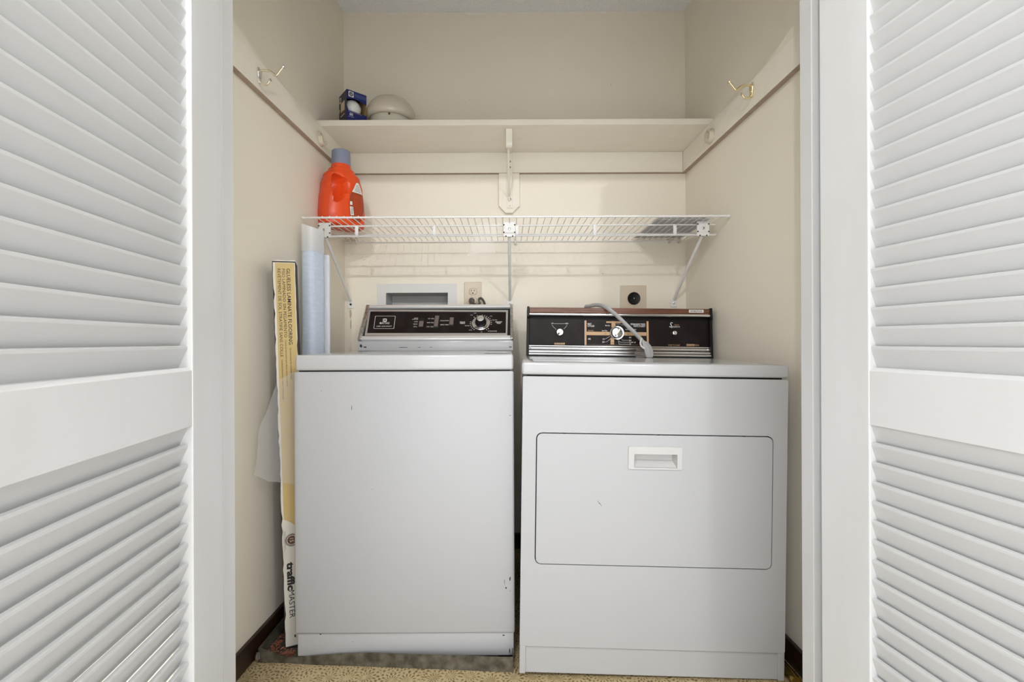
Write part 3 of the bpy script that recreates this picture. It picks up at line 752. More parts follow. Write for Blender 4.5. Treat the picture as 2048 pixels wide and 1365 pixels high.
bo = quad4((738, 622.0), (1016, 623), (1014.5, 674), (730, 674)); bi = quad4((741.5, 625.5), (1012, 626.5), (1011.5, 669), (734.8, 669))
MB().ring([tuple(p) for p in bo], [tuple(p) for p in bi], 0.0005, 0.006).build('bezel', m_satin, cons, FP)
MB().prism([tuple(p) for p in bi], 0.0006, 0.0035).build('panel', m_panel, cons, FP)
ZP = 0.0037
# maker's plate
eo = rquad(wu(751, 634), wu(791.5, 634), wu(788.5, 659.5), wu(747.5, 659.5), 0.004); c0 = Vector(wu(769.7, 646.6))
ei = [tuple(c0 + (Vector(p)-c0)*0.962) for p in eo]
MB().ring(eo, ei, ZP, ZP+0.0004).build('plate_outline', m_print, cons, FP)
lq = rquad(wu(766.5, 639.5), wu(774.2, 639.5), wu(773.5, 645.5), wu(766.0, 645.5), 0.003)
MB().prism(lq, ZP, ZP+0.0004).build('emblem', m_print, cons, FP)
u, v = wu(770, 642.5); MB().text('M', u, v, 0.011, fit=0.010, z=ZP+0.0006, bold=0.01).build('emblem_letter', m_ink, cons, FP)
def put(t, s, px, py, h, L=None, align='C', **k):
    u, v = wu(px, py); MB().text(s, u, v, h, fit=L, z=ZP, align=align, **k).build('lettering', m_print, cons, FP)
t = None
put(t, 'MAYTAG', 769.5, 648.2, 0.0105, 0.040, bold=0.012); put(t, '2 SPEED  LARGE CAPACITY', 768.5, 654.6, 0.0058, 0.064, bold=0.01)
put(t, 'SELECT', 836.5, 638.3, 0.005, 0.016, 'R'); put(t, 'LOAD SIZE', 836.3, 640.5, 0.005, 0.024, 'R')
put(t, 'LARGE', 835.8, 645.3, 0.005, 0.015, 'R'); put(t, 'MEDIUM', 835, 650.3, 0.005, 0.0165, 'R'); put(t, 'SMALL', 834.5, 655.3, 0.005, 0.015, 'R')
put(t, 'HOT  COLD', 868.5, 639.2, 0.0058, 0.025, 'R'); put(t, 'WARM  COLD', 867.8, 647.3, 0.0058, 0.029, 'R'); put(t, 'COLD  COLD', 867.3, 655.4, 0.0058, 0.029, 'R')
put(t, 'REGULAR OR HEAVY', 898.2, 643.4, 0.0055, 0.036, 'R'); put(t, 'GENTLE  FABRIC', 898, 651.5, 0.0055, 0.036, 'R')
put(t, 'REGULAR', 925.3, 646.2, 0.006, 0.022, bold=0.015); put(t, 'FABRICS', 925.3, 648.7, 0.006, 0.020, bold=0.015)
put(t, 'PERMANENT', 997.6, 646, 0.006, 0.028, bold=0.015); put(t, 'PRESS', 997.6, 648.6, 0.006, 0.016, bold=0.015)
put(t, 'RINSE', 943.5, 632.3, 0.004, 0.010); put(t, 'SPIN', 950.3, 628.5, 0.004, 0.010); put(t, 'SOAK', 982.3, 634.2, 0.004, 0.010)
put(t, 'LIGHT SOIL', 989.2, 642, 0.0045, 0.021); put(t, 'RINSE', 934.5, 653.5, 0.005, 0.018); put(t, 'SPIN', 941, 662.3, 0.004, 0.012)
put(t, 'EXTENDED RINSE', 985, 664.3, 0.005, 0.036); put(t, 'OFF', 963, 666.2, 0.004, 0.006)
# switches
def switch(px, y0, y1, yb, w, split):
    (ua, va), (ub, vb) = wu(px, y0), wu(px, y1); um = (ua+ub)/2; hw = w/2
    MB().prism([(um-hw-0.0015, wu(px, yb)[1]), (um+hw+0.0015, wu(px, yb)[1]), (um+hw+0.0015, va+0.001), (um-hw-0.0015, va+0.001)], 0.0035, 0.0042).build('switch_slot', m_dark, cons, FP)
    vm = wu(px, split)[1]
    for (a, b2, z) in ((vb, vm-0.001, 0.012), (vm+0.001, va, 0.008)):
        MB().prism([(um-hw, a), (um+hw, a), (um+hw, b2), (um-hw, b2)], 0.0042, z, 0.001).build('rocker_switch', m_switch, cons, FP)
switch(873.5, 634.5, 657, 659.5, 0.0165, 642.2)
switch(903.5, 638, 653, 655.5, 0.0165, 645)
(ua, va), (ub, vb) = wu(843.5, 645), wu(843, 656)
MB().prism([(ua-0.009, vb), (ua+0.009, vb), (ua+0.009, va), (ua-0.009, va)], 0.0036, 0.007, 0.001).build('slide_switch', m_switch, cons, FP)
(uc, vc) = wu(844, 641.5); MB().prism([(uc-0.009, va+0.0005), (uc+0.009, va+0.0005), (uc+0.010, vc+0.008), (uc-0.010, vc+0.008)], 0.0036, 0.0042).build('slide_slot', m_dark, cons, FP)
# timer dial
uk, vk = wu(961.8, 648.3)
kf = FP @ Matrix.Translation((uk, vk, 0))
MB().lathe([(0.0375, ZP), (0.0375, 0.006), (0.0345, 0.0085), (0.030, 0.0075), (0.0285, 0.009), (0.024, 0.009)], seg=48).build('dial_skirt', m_chrome, cons, kf, smooth=True, angle=25)
kn = MB().lathe([(0.0235, 0.009), (0.0235, 0.013), (0.020, 0.016), (0.0185, 0.032), (0.0165, 0.034)], seg=40)
kn.build('dial_knob', m_black, cons, kf, smooth=True)
MB().lathe([(0.0145, 0.0338), (0.0145, 0.0355), (0.0135, 0.036)], seg=32).build('dial_cap', m_satin, cons, kf, smooth=True)
for a in list(range(-8, 84, 13)) + [112, 132] + list(range(172, 240, 12)) + [305, 317]:
    ca, sa = math.cos(R(a)), math.sin(R(a)); p = Vector((ca, sa))*0.0405; q = Vector((ca, sa))*0.0455; nn = Vector((-sa, ca))*0.0010
    MB().prism([tuple(p-nn), tuple(q-nn), tuple(q+nn), tuple(p+nn)], ZP, ZP+0.0004).build('dial_mark', m_print, cons, kf)
# enamel chips
def chip(px, py, w, h, fr_, par, seed, m=m_ink, z=0.0004):
    rnd = random.Random(seed); cu, cv = uv(fr_, px, py); n = 9; s = 1.0/683; pts = []
    for i in range(n):
        a = 2*math.pi*i/n; k = rnd.uniform(0.55, 1.1); pts.append((cu+w*s/2*k*math.cos(a), cv+h*s/2*k*math.sin(a)))
    MB().prism(pts, 0.00005, z).build('paint_chip', m, par, fr_)
WFf = frame_xyz((0, WY, 0), (1,0,0), (0,0,1)); WFk = frame_xyz((0, WY+0.007, 0), (1,0,0), (0,0,1)); WFb = frame_xyz((0, 1.821, 0), (1,0,0), (0,0,1))
for k, (px, py, w, h) in enumerate(((1020, 832, 5, 1.2), (1020, 1159, 3.5, 9), (1012, 1177, 3, 5), (1009, 1166, 1.2, 16), (703.5, 816, 1.3, 12), (643, 783, 1.6, 1.6), (1020, 1183, 1.5, 2), (744, 980, 2, 1.6))):
    chip(px, py, w, h, WFf, washer, k)
for k, (px, py, w, h) in enumerate(((590.5, 1273, 4, 9), (604, 1267.5, 7, 2), (722, 1266.8, 38, 2.4), (775, 1267, 14, 1.6), (1007, 1272, 7, 3), (1019, 1303, 3, 14), (641, 1270, 3, 3), (705, 1285, 1.4, 1.4))):
    chip(px, py, w, h, WFk if k != 1 else WFk, washer, 40+k)
for k, (px, py, w, h) in enumerate(((722, 693, 6, 7), (730, 695.3, 8, 3), (808, 695.8, 22, 1.3), (838, 695.9, 9, 1.2), (862, 695.6, 6, 1.2), (1021, 695, 8, 2))):
    chip(px, py, w*1.4, h*1.4, WFb, washer, 80+k)
# washer power cord
p = lambda px, py, d: W(px, py, YB-d)
cd = smooth_path([p(943, 603, 0.034), p(947, 608, 0.05), p(953, 611.5, 0.055), p(959, 608, 0.05), p(957.5, 600, 0.04), p(962, 597.5, 0.035), p(967, 603, 0.035), p(970, 613, 0.04), p(973, 640, 0.05), Vector((-0.09, 2.02, 0.85)), Vector((-0.10, 1.985, 0.80)), Vector((-0.10, 1.96, 0.78))], 6)
cord = MB().tube(cd, 0.0042, 8, ry=0.0062).build('power_cord', m_cord, root, smooth=True)
MB().tube([p(943.5, 602.5, 0.006), p(943.5, 602.5, 0.022), p(943.8, 603, 0.036)], 0.0135, 16, radii=[1, 1, 0.65]).build('plug', m_cord, cord, smooth=True)

# ---------------------------------------------------------------- dryer
WD = Matrix.Translation((0.390, 1.263, 0.0085)) @ Matrix.Rotation(R(-1.4), 4, 'Z') @ Matrix.Rotation(R(0.95), 4, 'Y')
root = empty('clothes_dryer', WD.translation, WD.to_3x3().to_4x4()); dryer = root; WM[root] = WD
tag(root, 'white clothes dryer with black control panel right of the washing machine', 'dryer')
DF = WD @ frame_xyz((0,0,0), (1,0,0), (0,0,1))
def du(px, py): return uv(DF, px, py)
XH, ZT = 0.3655, 0.832
MB().box(-XH+0.003, XH-0.003, 0.032, 0.66, 0.0, ZT-0.002, 0.003).box(-XH+0.001, -XH+0.012, 0.0126, 0.035, 0.001, ZT-0.004).box(XH-0.012, XH-0.001, 0.0126, 0.035, 0.001, ZT-0.004).build('cabinet', m_enamel2, root, WD)
a, b2 = du(1073.5, 865.5), du(1545.5, 1143)
a = (-0.3265, du(1300, 869.5)[1]); b2 = (0.3275, du(1305, 1135.5)[1])
ho = rrect(a[0], b2[0], b2[1], a[1], 0.017); oo = rrect(-XH, XH, 0.078, ZT, 0.005)
MB().ring(oo, ho, -0.0125, 0.0).build('front_panel', m_enamel2, root, DF)

MB().prism([(-XH, 0.0), (-XH+0.017, 0.0), (-XH+0.017, 0.0779), (-XH, 0.0779)], -0.012, -0.0002, 0.002).build('kick_side', m_enamel2, root, DF)
MB().prism([(XH-0.017, 0.0), (XH, 0.0), (XH, 0.0779), (XH-0.017, 0.0779)], -0.012, -0.0002, 0.002).build('kick_side', m_enamel2, root, DF)
MB().prism([(-XH+0.016, 0.0), (XH-0.016, 0.0), (XH-0.016, 0.0760), (-XH+0.016, 0.0760)], -0.014, -0.0055, 0.002).build('kick_panel', m_enamel2, root, DF)
MB().box(-XH+0.012, XH-0.012, 0.010, 0.63, ZT-0.004, ZT+0.008).build('top_gap', m_dark, root, WD)
MB().box(-XH-0.003, XH+0.002, -0.003, 0.665, ZT+0.0045, 0.872, 0.007, 4).build('top', m_topw2, root, WD, smooth=True)
MB().prism(rrect(-XH+0.03, XH-0.03, 0.035, 0.50, 0.02), 0.8718, 0.8728, 0.0004).build('top_recess', m_topw2, root, WD)
g = 0.003
dpts = rrect(a[0]+g, b2[0]-g, b2[1]+g, a[1]-g, 0.0145)
h0, h1 = du(1256.5, 893.5), du(1363, 940.5)
pw = rrect(h0[0]+0.006, h1[0]-0.006, h1[1]+0.005, h0[1]-0.006, 0.0015)
MB().ring(ho, pw, -0.0135, -0.0105).build('door_gap', m_dark, root, DF)
door = MB().ring(dpts, pw, -0.010, 0.0012).build('door', m_enamel2, root, DF)
fo = rrect(h0[0], h1[0], h1[1], h0[1], 0.003); fi = rrect(h0[0]+0.016, h1[0]-0.013, h1[1]+0.004, h0[1]-0.0205, 0.002)
hd = MB().ring(fo, fi, 0.0013, 0.0045).build('handle_frame', m_handle, door, DF)
x0, x1, y0, y1 = h0[0]+0.0155, h1[0]-0.0125, h1[1]+0.0035, h0[1]-0.020
pk = MB(); vs = [(x0,y0,0.0014),(x1,y0,0.0014),(x1,y1,0.0014),(x0,y1,0.0014),(x0+0.006,y0+0.016,-0.024),(x1-0.006,y0+0.016,-0.024),(x1-0.006,y1,-0.024),(x0+0.006,y1,-0.024)]
pk._add(vs, [(0,1,5,4),(1,2,6,5),(2,3,7,6),(3,0,4,7),(4,5,6,7)]); pk.flat = True
pk.build('handle_pocket', m_handle, door, DF)
for px in (1129, 1318, 1489):
    q = du(px, 867+(px-1075)*0.021); MB().prism([(q[0]-0.004, a[1]-0.0028), (q[0]+0.004, a[1]-0.0028), (q[0]+0.004, a[1]-0.0005), (q[0]-0.004, a[1]-0.0005)], -0.008, -0.001).build('door_bumper', m_dark, door, DF)
for (x, y) in ((-0.32, 0.05), (0.32, 0.05), (-0.32, 0.60), (0.32, 0.60)):
    MB().lathe([(0.016, -0.004 + (x-0.32)*0.0155), (0.016, 0.002)], (x, y, 0), 12).build('foot', m_black, root, WD)
# scratches on the door
chip(1199, 1008, 2.5, 2.5, DF @ Matrix.Translation((0,0,0.0012)), door, 3, m_ink)
q0, q1 = du(1194.5, 1003), du(1203, 1013)
MB().prism([(q0[0], q0[1]), (q1[0], q1[1]), (q1[0]+0.0008, q1[1]+0.0006), (q0[0]+0.0008, q0[1]+0.0006)], 0.0013, 0.0015).build('scratch', m_ink, door, DF)
for k, (px, py, w, h) in enumerate(((1112, 1350, 3, 4), (1141, 1352.5, 4, 1.6), (1178, 1354, 2.5, 1.6), (1244, 1356, 6, 3))): chip(px, py, w, h, DF @ Matrix.Translation((0,0,-0.0055)), dryer, 120+k, m_cord)
# console
DC = WD @ frame_xyz((0, 0.538, 0.868), (1,0,0), (0, 0.016, 0.170))
def dc(px, py): return uv(DC, px, py)
CL, CR = dc(1056, 660)[0], dc(1418.5, 665)[0]
vt, vw, vc, vp1, vp0, vb0 = dc(1236, 618.8)[1], dc(1236, 629)[1], dc(1236, 635.2)[1], dc(1236, 641)[1], dc(1236, 693)[1], 0.004
cons = MB().prism([(CL, 0.004), (CR, 0.004), (CR, vt-0.002), (CL, vt-0.002)], -0.10, -0.004).build('console', m_black, root, DC)
for (x, s) in ((CL, -1), (CR, 1)):
    MB().prism([(-0.10, 0.002), (0.022, 0.002), (0.018, vc-0.012), (0.026, vc-0.004), (0.024, vt+0.003), (-0.10, vt+0.003)], -0.0045, 0.0045, 0.001).build('end_cap', m_black, cons, DC @ Matrix(((0,0,1,x),(0,1,0,0),(1,0,0,0),(0,0,0,1))))
MB().prism([(CL+0.005, vw), (CR-0.005, vw), (CR-0.005, vt), (CL+0.005, vt)], -0.095, 0.020, 0.001).build('walnut_trim', m_walnut, cons, DC)
MB().tube([DC @ Vector((CL+0.005, (vw+vc)/2, 0.018)), DC @ Vector((CR-0.005, (vw+vc)/2, 0.018))], 0.0062, 12).build('chrome_strip', m_chrome, cons, smooth=True)
MB().prism([(CL+0.005, vp0-0.002), (CR-0.005, vp0-0.002), (CR-0.005, vp1), (CL+0.005, vp1)], -0.004, 0.0).build('panel', m_panel, cons, DC)
for (va_, rr, zz) in ((dc(1236, 694.6)[1], 0.0028, 0.008), (dc(1236, 699.5)[1], 0.0065, 0.010), (dc(1236, 706.2)[1], 0.0058, 0.014), (dc(1236, 711.5)[1], 0.0045, 0.018)):
    MB().tube([DC @ Vector((CL+0.004, va_, zz)), DC @ Vector((CR-0.004, va_, zz))], rr, 12).build('chrome_strip', m_chrome, cons, smooth=True)
for x in (CL+0.010, CR-0.012):
    MB().lathe([(0.0045, 0.014), (0.0045, 0.0175), (0.001, 0.019)], (x, vp0-0.0125, 0), 12).build('screw', m_steel, cons, DC, smooth=True)
q0, q1 = dc(1373.8, 622), dc(1403, 628.2)
MB().prism([q0, (q1[0], q0[1]), q1, (q0[0], q1[1])], 0.0202, 0.0212).build('name_plate', m_print, cons, DC)
MB().text('WHIRLPOOL', (q0[0]+q1[0])/2, (q0[1]+q1[1])/2, abs(q0[1]-q1[1])*0.45, fit=abs(q1[0]-q0[0])*0.82, z=0.0216, bold=0.02).build('lettering', m_ink, cons, DC)
# tan graphics
def rect(mb, x0, y0, x1, y1, z=0.0003, t=0.0004):
    p0, p1 = dc(x0, y0), dc(x1, y1); MB().prism([(p0[0], p1[1]), (p1[0], p1[1]), (p1[0], p0[1]), (p0[0], p0[1])], z, z+t).build('tan_band', m_tanprint, cons, DC)
tg = None
rect(tg, 1169, 642, 1173, 691); rect(tg, 1293, 643.5, 1297.5, 691.5); rect(tg, 1173.2, 642, 1292.8, 643.3); rect(tg, 1173.2, 690, 1292.8, 691.3)
rect(tg, 1173.2, 664.2, 1292.8, 672.6); rect(tg, 1222.8, 643.4, 1231, 664); rect(tg, 1221, 672.8, 1228.2, 690); rect(tg, 1212.5, 643.6, 1252, 647.2, 0.0008)
rect(tg, 1108.8, 686.6, 1125.8, 690.3); rect(tg, 1126.5, 686.6, 1129.6, 690.3); rect(tg, 1373, 689, 1389, 693)
def dput(t, s, px, py, h, L=None, align='C', z=0.0004, **k):
    u, v = dc(px, py); MB().text(s, u, v, h, fit=L, z=z, align=align, **k).build('lettering', t, cons, DC)
t = m_print
dput(t, 'HEAT', 1175, 648.7, 0.0065, 0.016, 'L', bold=0.02); dput(t, 'CYCLES', 1175, 652.8, 0.0065, 0.027, 'L', bold=0.02)
dput(t, 'More Dry', 1219.8, 652, 0.0052, 0.018, 'R', bold=0.015); dput(t, 'Less Dry', 1214.5, 662.2, 0.0052, 0.021, 'R', bold=0.015)
dput(t, 'PERMANENT PRESS', 1290.5, 649.7, 0.0068, 0.058, 'R', bold=0.015); dput(t, 'KNITS STURDY', 1290.5, 653.6, 0.0068, 0.046, 'R', bold=0.015)
dput(t, 'NORMAL DRY', 1251, 660, 0.0052, 0.043, 'L', bold=0.012); dput(t, 'Very Dry', 1232.2, 648.6, 0.0040, 0.018, 'L'); dput(t, 'Damp Dry', 1242.5, 650.6, 0.0040, 0.018, 'L')
dput(t, 'AIR', 1176, 678.7, 0.0068, 0.011, 'L', bold=0.02); dput(t, '10', 1208.9, 679.2, 0.006, 0.007, 'R', bold=0.01); dput(t, '20', 1208.9, 684.9, 0.006, 0.009, 'R', bold=0.01)
dput(t, '60', 1258, 675.8, 0.006, 0.009, 'L', bold=0.01); dput(t, '50', 1258, 681.7, 0.006, 0.009, 'L', bold=0.01); dput(t, 'FLUFF UP', 1258.5, 685.8, 0.0052, 0.026, 'L', bold=0.01); dput(t, '40', 1258, 689.4, 0.005, 0.008, 'L')
dput(t, 'LOW', 1105, 647.8, 0.005, 0.009, bold=0.02); dput(t, 'HIGH', 1133.5, 647.9, 0.005, 0.011, bold=0.02)
dput(t, 'S', 1342, 650.5, 0.020, 0.010, shear=0.25, bold=0.005); dput(t, 'ignature', 1351.2, 653.9, 0.008, 0.034, shear=0.3)
t = m_tanprint
dput(t, 'TIME DRY', 1175.2, 662.1, 0.0045, 0.024, 'L'); dput(t, 'PUSH TO START', 1348.5, 691.4, 0.0058, 0.046); dput(t, 'SIGNAL', 1389.8, 691.2, 0.0060, 0.017, 'L', bold=0.02); dput(t, 'TOUCH', 1353, 651, 0.0045, 0.018)
t = m_ink; dput(t, 'Low', 1211, 668.5, 0.005, 0.008, z=0.0010); dput(t, 'Heat', 1256, 669.5, 0.005, 0.009, z=0.0010); dput(t, 'Off', 1225, 686.5, 0.005, 0.008, z=0.0010); dput(t, 'END SIGNAL', 1117.3, 688.4, 0.0042, 0.028, z=0.0010); dput(t, 'KNIT DRY', 1381, 691, 0.0042, 0.026, z=0.0010)
def line(mb, pts, w=0.0009):
    for p0, p1 in zip(pts, pts[1:]):
        p0, p1 = Vector(dc(*p0)), Vector(dc(*p1)); d = (p1-p0).normalized(); n = Vector((-d.y, d.x))*w/2
        mb.prism([tuple(p0-n), tuple(p1-n), tuple(p1+n), tuple(p0+n)], 0.0003, 0.0006)
    mb.build('guide_line', m_print, cons, DC)
line(MB(), [(1108, 648.3), (1130, 648.3)]); line(MB(), [(1104, 651), (1107, 655), (1113, 660.5)]); line(MB(), [(1134, 651), (1131.5, 655), (1127.5, 659)])
line(MB(), [(1210, 679.2), (1219.5, 673.8)]); line(MB(), [(1209.5, 684.9), (1214, 684.5), (1222, 677.5)])
line(MB(), [(1257.5, 681.7), (1245, 681.5), (1243, 679.5)]); line(MB(), [(1257.5, 685.6), (1240, 685.4), (1238, 682.5)]); line(MB(), [(1257.5, 689.4), (1238, 689.4), (1236.5, 682.5)])
def dial(px, py, rs, m_sk, name):
    u, v = dc(px, py); k = DC @ Matrix.Translation((u, v, 0))
    MB().lathe([(rs, 0.0005), (rs, 0.005), (rs*0.93, 0.010), (rs*0.80, 0.009)], seg=40).build(name+'_skirt', m_sk, cons, k, smooth=True)
    return k
k = dial(1233, 667, 0.0292, m_chrome, 'timer_dial')
MB().lathe([(0.0228, 0.0085), (0.0222, 0.0105), (0.0205, 0.011)], seg=36).build('dial_ring', m_black, cons, k, smooth=True)
MB().lathe([(0.0200, 0.0105), (0.0195, 0.015), (0.017, 0.016)], seg=36).build('dial_knob', m_chrome, cons, k, smooth=True)
MB().box(-0.0045, 0.0045, -0.0165, 0.0165, 0.0155, 0.024, 0.002).build('dial_grip', m_satin, cons, k @ Matrix.Rotation(R(-35), 4, 'Z'))
MB().prism([(-0.002, -0.018), (0.002, -0.018), (0, -0.010)], 0.024, 0.0246).build('dial_pointer', m_ink, cons, k @ Matrix.Rotation(R(-35), 4, 'Z'))
u, v = dc(1119.5, 665.5); k = DC @ Matrix.Translation((u, v, 0))
MB().lathe([(0.0142, 0.0005), (0.0142, 0.010), (0.0125, 0.012)], seg=32).build('heat_knob', m_chrome, cons, k, smooth=True)
MB().box(-0.0035, 0.0035, -0.012, 0.012, 0.0115, 0.018, 0.0015).build('knob_grip', m_satin, cons, k @ Matrix.Rotation(R(-38), 4, 'Z'))
MB().prism([(-0.002, -0.013), (0.002, -0.013), (0.002, -0.006), (-0.002, -0.006)], 0.018, 0.0185).build('knob_pointer', m_ink, cons, k @ Matrix.Rotation(R(-38), 4, 'Z'))
u, v = dc(1345, 668.5); k = DC @ Matrix.Translation((u, v, 0))
MB().lathe([(0.0085, 0.0005), (0.0082, 0.026), (0.0075, 0.027)], seg=28).build('start_knob', m_steel, cons, k, smooth=True)
MB().lathe([(0.0078, 0.0268), (0.0078, 0.029), (0.007, 0.0295)], seg=28).build('start_cap', m_chrome, cons, k, smooth=True)
# power cord over the console, plug on the dryer top
P = [(0.36, 1.975, 0.93), (0.345, 1.955, 1.00), W(1171, 618, 1.935), W(1178, 613.5, 1.905), W(1190, 611, 1.870), W(1201, 611.8, 1.830), W(1211, 615, 1.788), W(1222, 622.5, 1.766), W(1236, 634.5, 1.760), W(1252, 650, 1.758), W(1268, 665.5, 1.754), W(1279, 676.5, 1.746), W(1286, 685, 1.735)]
cordp = smooth_path(P, 8)
cord = MB().tube(cordp, 0.0082, 12, ry=0.0058).build('power_cord', m_grey, root, smooth=True)
MATS['grey_rubber'].node_tree.nodes['Principled BSDF'].inputs['Base Color'].default_value = (0.42, 0.42, 0.42, 1)
PF = frame_xyz(W(1296, 716.5, 1.722), (0.97, -0.22, 0), (0, 0.10, 1))      # plug: x right, y up, z towards camera
ol = [uv(PF, *q) for q in ((1282, 684), (1284.5, 681.5), (1288.5, 682.5), (1296, 686.5), (1302, 693), (1305.5, 701), (1307, 709), (1306, 715.5), (1300, 717), (1291.5, 716.5), (1290, 709), (1288.5, 702), (1286, 695))]
plug = MB().prism(ol, -0.013, 0.011, 0.0035).build('plug', m_grey, cord, PF, smooth=True)
ridge = [uv(PF, *q) for q in ((1288, 686), (1294, 690), (1299, 698), (1301, 707), (1300.5, 715))]
MB().tube([(q[0], q[1], 0.0112) for q in ridge], 0.0016, 6).build('plug_ridge', m_grey, cord, PF, smooth=True)
MB().tube(smooth_path([W(1283.5, 678, 1.738), W(1280.8, 687, 1.716), W(1283.5, 694, 1.708), W(1289, 698, 1.706)], 5), 0.0034, 8).build('plug_loop', m_wplast, cord, smooth=True)
for (q0, q1, hh, dz) in (((1290, 700.5), (1272, 700.0), 0.0060, -0.007), ((1290, 707), (1268.5, 707.5), 0.0058, 0.004), ((1292, 713.2), (1271.5, 714.8), 0.0048, 0.008)):
    a_, b_ = Vector(uv(PF, *q0)), Vector(uv(PF, *q1)); h2 = Vector((0, hh))
    MB().prism([tuple(a_-h2), tuple(b_-h2*0.8), tuple(b_+h2*0.8), tuple(a_+h2)], dz-0.0009, dz+0.0009, 0.0004).build('prong', m_pewter, cord, PF)

# ---------------------------------------------------------------- sockets on the back wall
r = empty('washer_supply_box', (-0.419, YB+0.03, hz0)); tag(r, 'recessed grey washer supply box with pale frame behind washer console', 'wall box')
fo = rrect(W(755.5, 568, YB).x, W(914, 568, YB).x, hz0-0.02, H+0.263, 0.004); fi = rrect(hx0, hx1, hz0, hz1, 0.002)
MB().ring(fo, fi, 0.0002, 0.006).build('frame', m_boxfr, r, fb)
lin = MB(); x0, x1, z0, z1, yy = hx0, hx1, hz0, hz1, YB+0.085
lin._add([(x0,YB,z0),(x1,YB,z0),(x1,YB,z1),(x0,YB,z1),(x0+0.006,yy,z0+0.006),(x1-0.006,yy,z0+0.006),(x1-0.006,yy,z1-0.006),(x0+0.006,yy,z1-0.006)], [(0,1,5,4),(1,2,6,5),(2,3,7,6),(3,0,4,7),(4,5,6,7)]); lin.flat = True
lin.build('lining', m_boxin, r)
for xx in (-0.49, -0.35):
    MB().tube([(xx, YB+0.05, z0+0.008), (xx, YB+0.05, z0+0.05)], 0.010, 12).build('valve', m_gold, r, smooth=True)
r = empty('wall_outlet', (-0.165, YB-0.003, H+0.14)); tag(r, 'ivory duplex wall outlet behind the washing machine console', 'outlet')
ox0, ox1, oz1 = W(928.5, 590, YB).x, W(963.5, 590, YB).x, H+0.2705; oz0 = oz1-0.132; om = (ox0+ox1)/2; oc = W(945, 604, YB)
MB().prism(rrect(ox0, ox1, oz0, oz1, 0.005), 0.0003, 0.006, 0.002).build('cover_plate', m_ivory, r, fb, smooth=True)
for zc in (W(946, 584.5, YB).z, W(946, 603, YB).z):
    f = MB().prism(rrect(om-0.0165, om+0.0165, zc-0.014, zc+0.014, 0.010), 0.006, 0.0075, 0.0004).build('receptacle', m_ivory, r, fb, smooth=True)
    MB().ring(rrect(om-0.0178, om+0.0178, zc-0.0153, zc+0.0153, 0.011), rrect(om-0.0168, om+0.0168, zc-0.0143, zc+0.0143, 0.0102), 0.0059, 0.0063).build('seam', m_cord, r, fb)
    for dx in (-0.006, 0.006): MB().box(om+dx-0.0012, om+dx+0.0012, YB-0.0079, YB-0.0070, zc+0.001, zc+0.009).build('slot', m_dark, f)
    MB().lathe([(0.003, 0.0074), (0.003, 0.0079)], (om, zc-0.007, 0), 12).build('slot', m_dark, f, fb)
MB().lathe([(0.003, 0.0058), (0.0028, 0.0072), (0.001, 0.0076)], (om, (oz0+oz1)/2+0.004, 0), 12).build('screw', m_steel, r, fb)
r = empty('dryer_outlet', (0.567, YB-0.003, H+0.14)); tag(r, 'ivory plate with round black dryer outlet on back wall', 'outlet')
q0, q1 = W(1240, 572, YB), W(1292, 572, YB)
MB().prism(rrect(q0.x, q1.x, q0.z-0.119, q0.z, 0.002), 0.0003, 0.005, 0.001).build('cover_plate', m_ivory, r, fb)
c = W(1267, 598, YB)
rc = MB().lathe([(0.0285, 0.005), (0.0285, 0.0105), (0.0265, 0.012), (0.0235, 0.0105)], (c.x, c.z, 0), 36).build('receptacle', m_black, r, fb, smooth=True)
for a_ in (90, 210, 330):
    f2 = fb @ Matrix.Translation((c.x, c.z, 0)) @ Matrix.Rotation(R(a_), 4, 'Z')
    MB().box(0.010, 0.0205, -0.002, 0.002, 0.0104, 0.0112).build('slot', m_dark, rc, f2)
for dz in (0.034, -0.034): MB().lathe([(0.0035, 0.005), (0.003, 0.0068), (0.001, 0.0072)], (c.x, c.z+dz, 0), 12).build('screw', m_steel, r, fb, smooth=True)
MB().lathe([(0.0025, 0.0105), (0.0022, 0.0125), (0.0008, 0.0128)], (c.x, c.z, 0), 10).build('screw', m_steel, rc, fb)

# ---------------------------------------------------------------- drain pan and litter under the washer
top = [(515.5, 1299), (530, 1304.5), (545, 1310), (560, 1316.5), (575, 1320), (590, 1319), (605, 1316.5), (630, 1313.5), (680, 1311), (740, 1310), (800, 1311), (900, 1314.5), (960, 1316), (1000, 1317), (1026.5, 1317)]
def pany(px): return 1.340 + (1.296-1.340)*(px-515)/(1028-515)
bz0 = 0.0008
pv = []; 
for (px, py) in top:
    y = pany(px); t_ = W(px, py, y); x = t_.x
    dip = 0.004*math.sin((px-515)*0.035)*(1 if px < 640 else 0.3)
    pv.append(((x, y+dip*0.4, bz0), (x, y+0.004+dip, max(t_.z, 0.012))))
pm = MB(); n = len(pv); vs = []; fs = []
for (a_, b_) in pv: vs += [a_, b_, (b_[0], b_[1]+0.002, b_[2]), (a_[0], a_[1]+0.0025, a_[2])]
for i in range(n-1):
    for (q, w_) in ((0,1),(1,2),(2,3)): fs.append((4*i+q, 4*i+w_, 4*i+4+w_, 4*i+4+q))
pm._add(vs, fs)
xa, xb = pv[0][0][0], pv[-1][0][0]
r = empty('drain_pan', ((xa+xb)/2, 1.6, 0.0)); tag(r, 'dented galvanised metal drain pan under the washing machine', 'pan')
pm.build('front_rim', m_galv, r, smooth=True)
MB().prism([(xa, 1.342), (xa+0.002, 1.342), (xa+0.002, 2.05), (xa, 2.05)], bz0, 0.041).build('side_rim', m_galv, r)
MB().prism([(xb-0.002, 1.300), (xb, 1.300), (xb, 2.05), (xb-0.002, 2.05)], bz0, 0.041).build('side_rim', m_galv, r)
MB().box(xa, xb, 2.05, 2.052, bz0, 0.041).build('back_rim', m_galv, r)
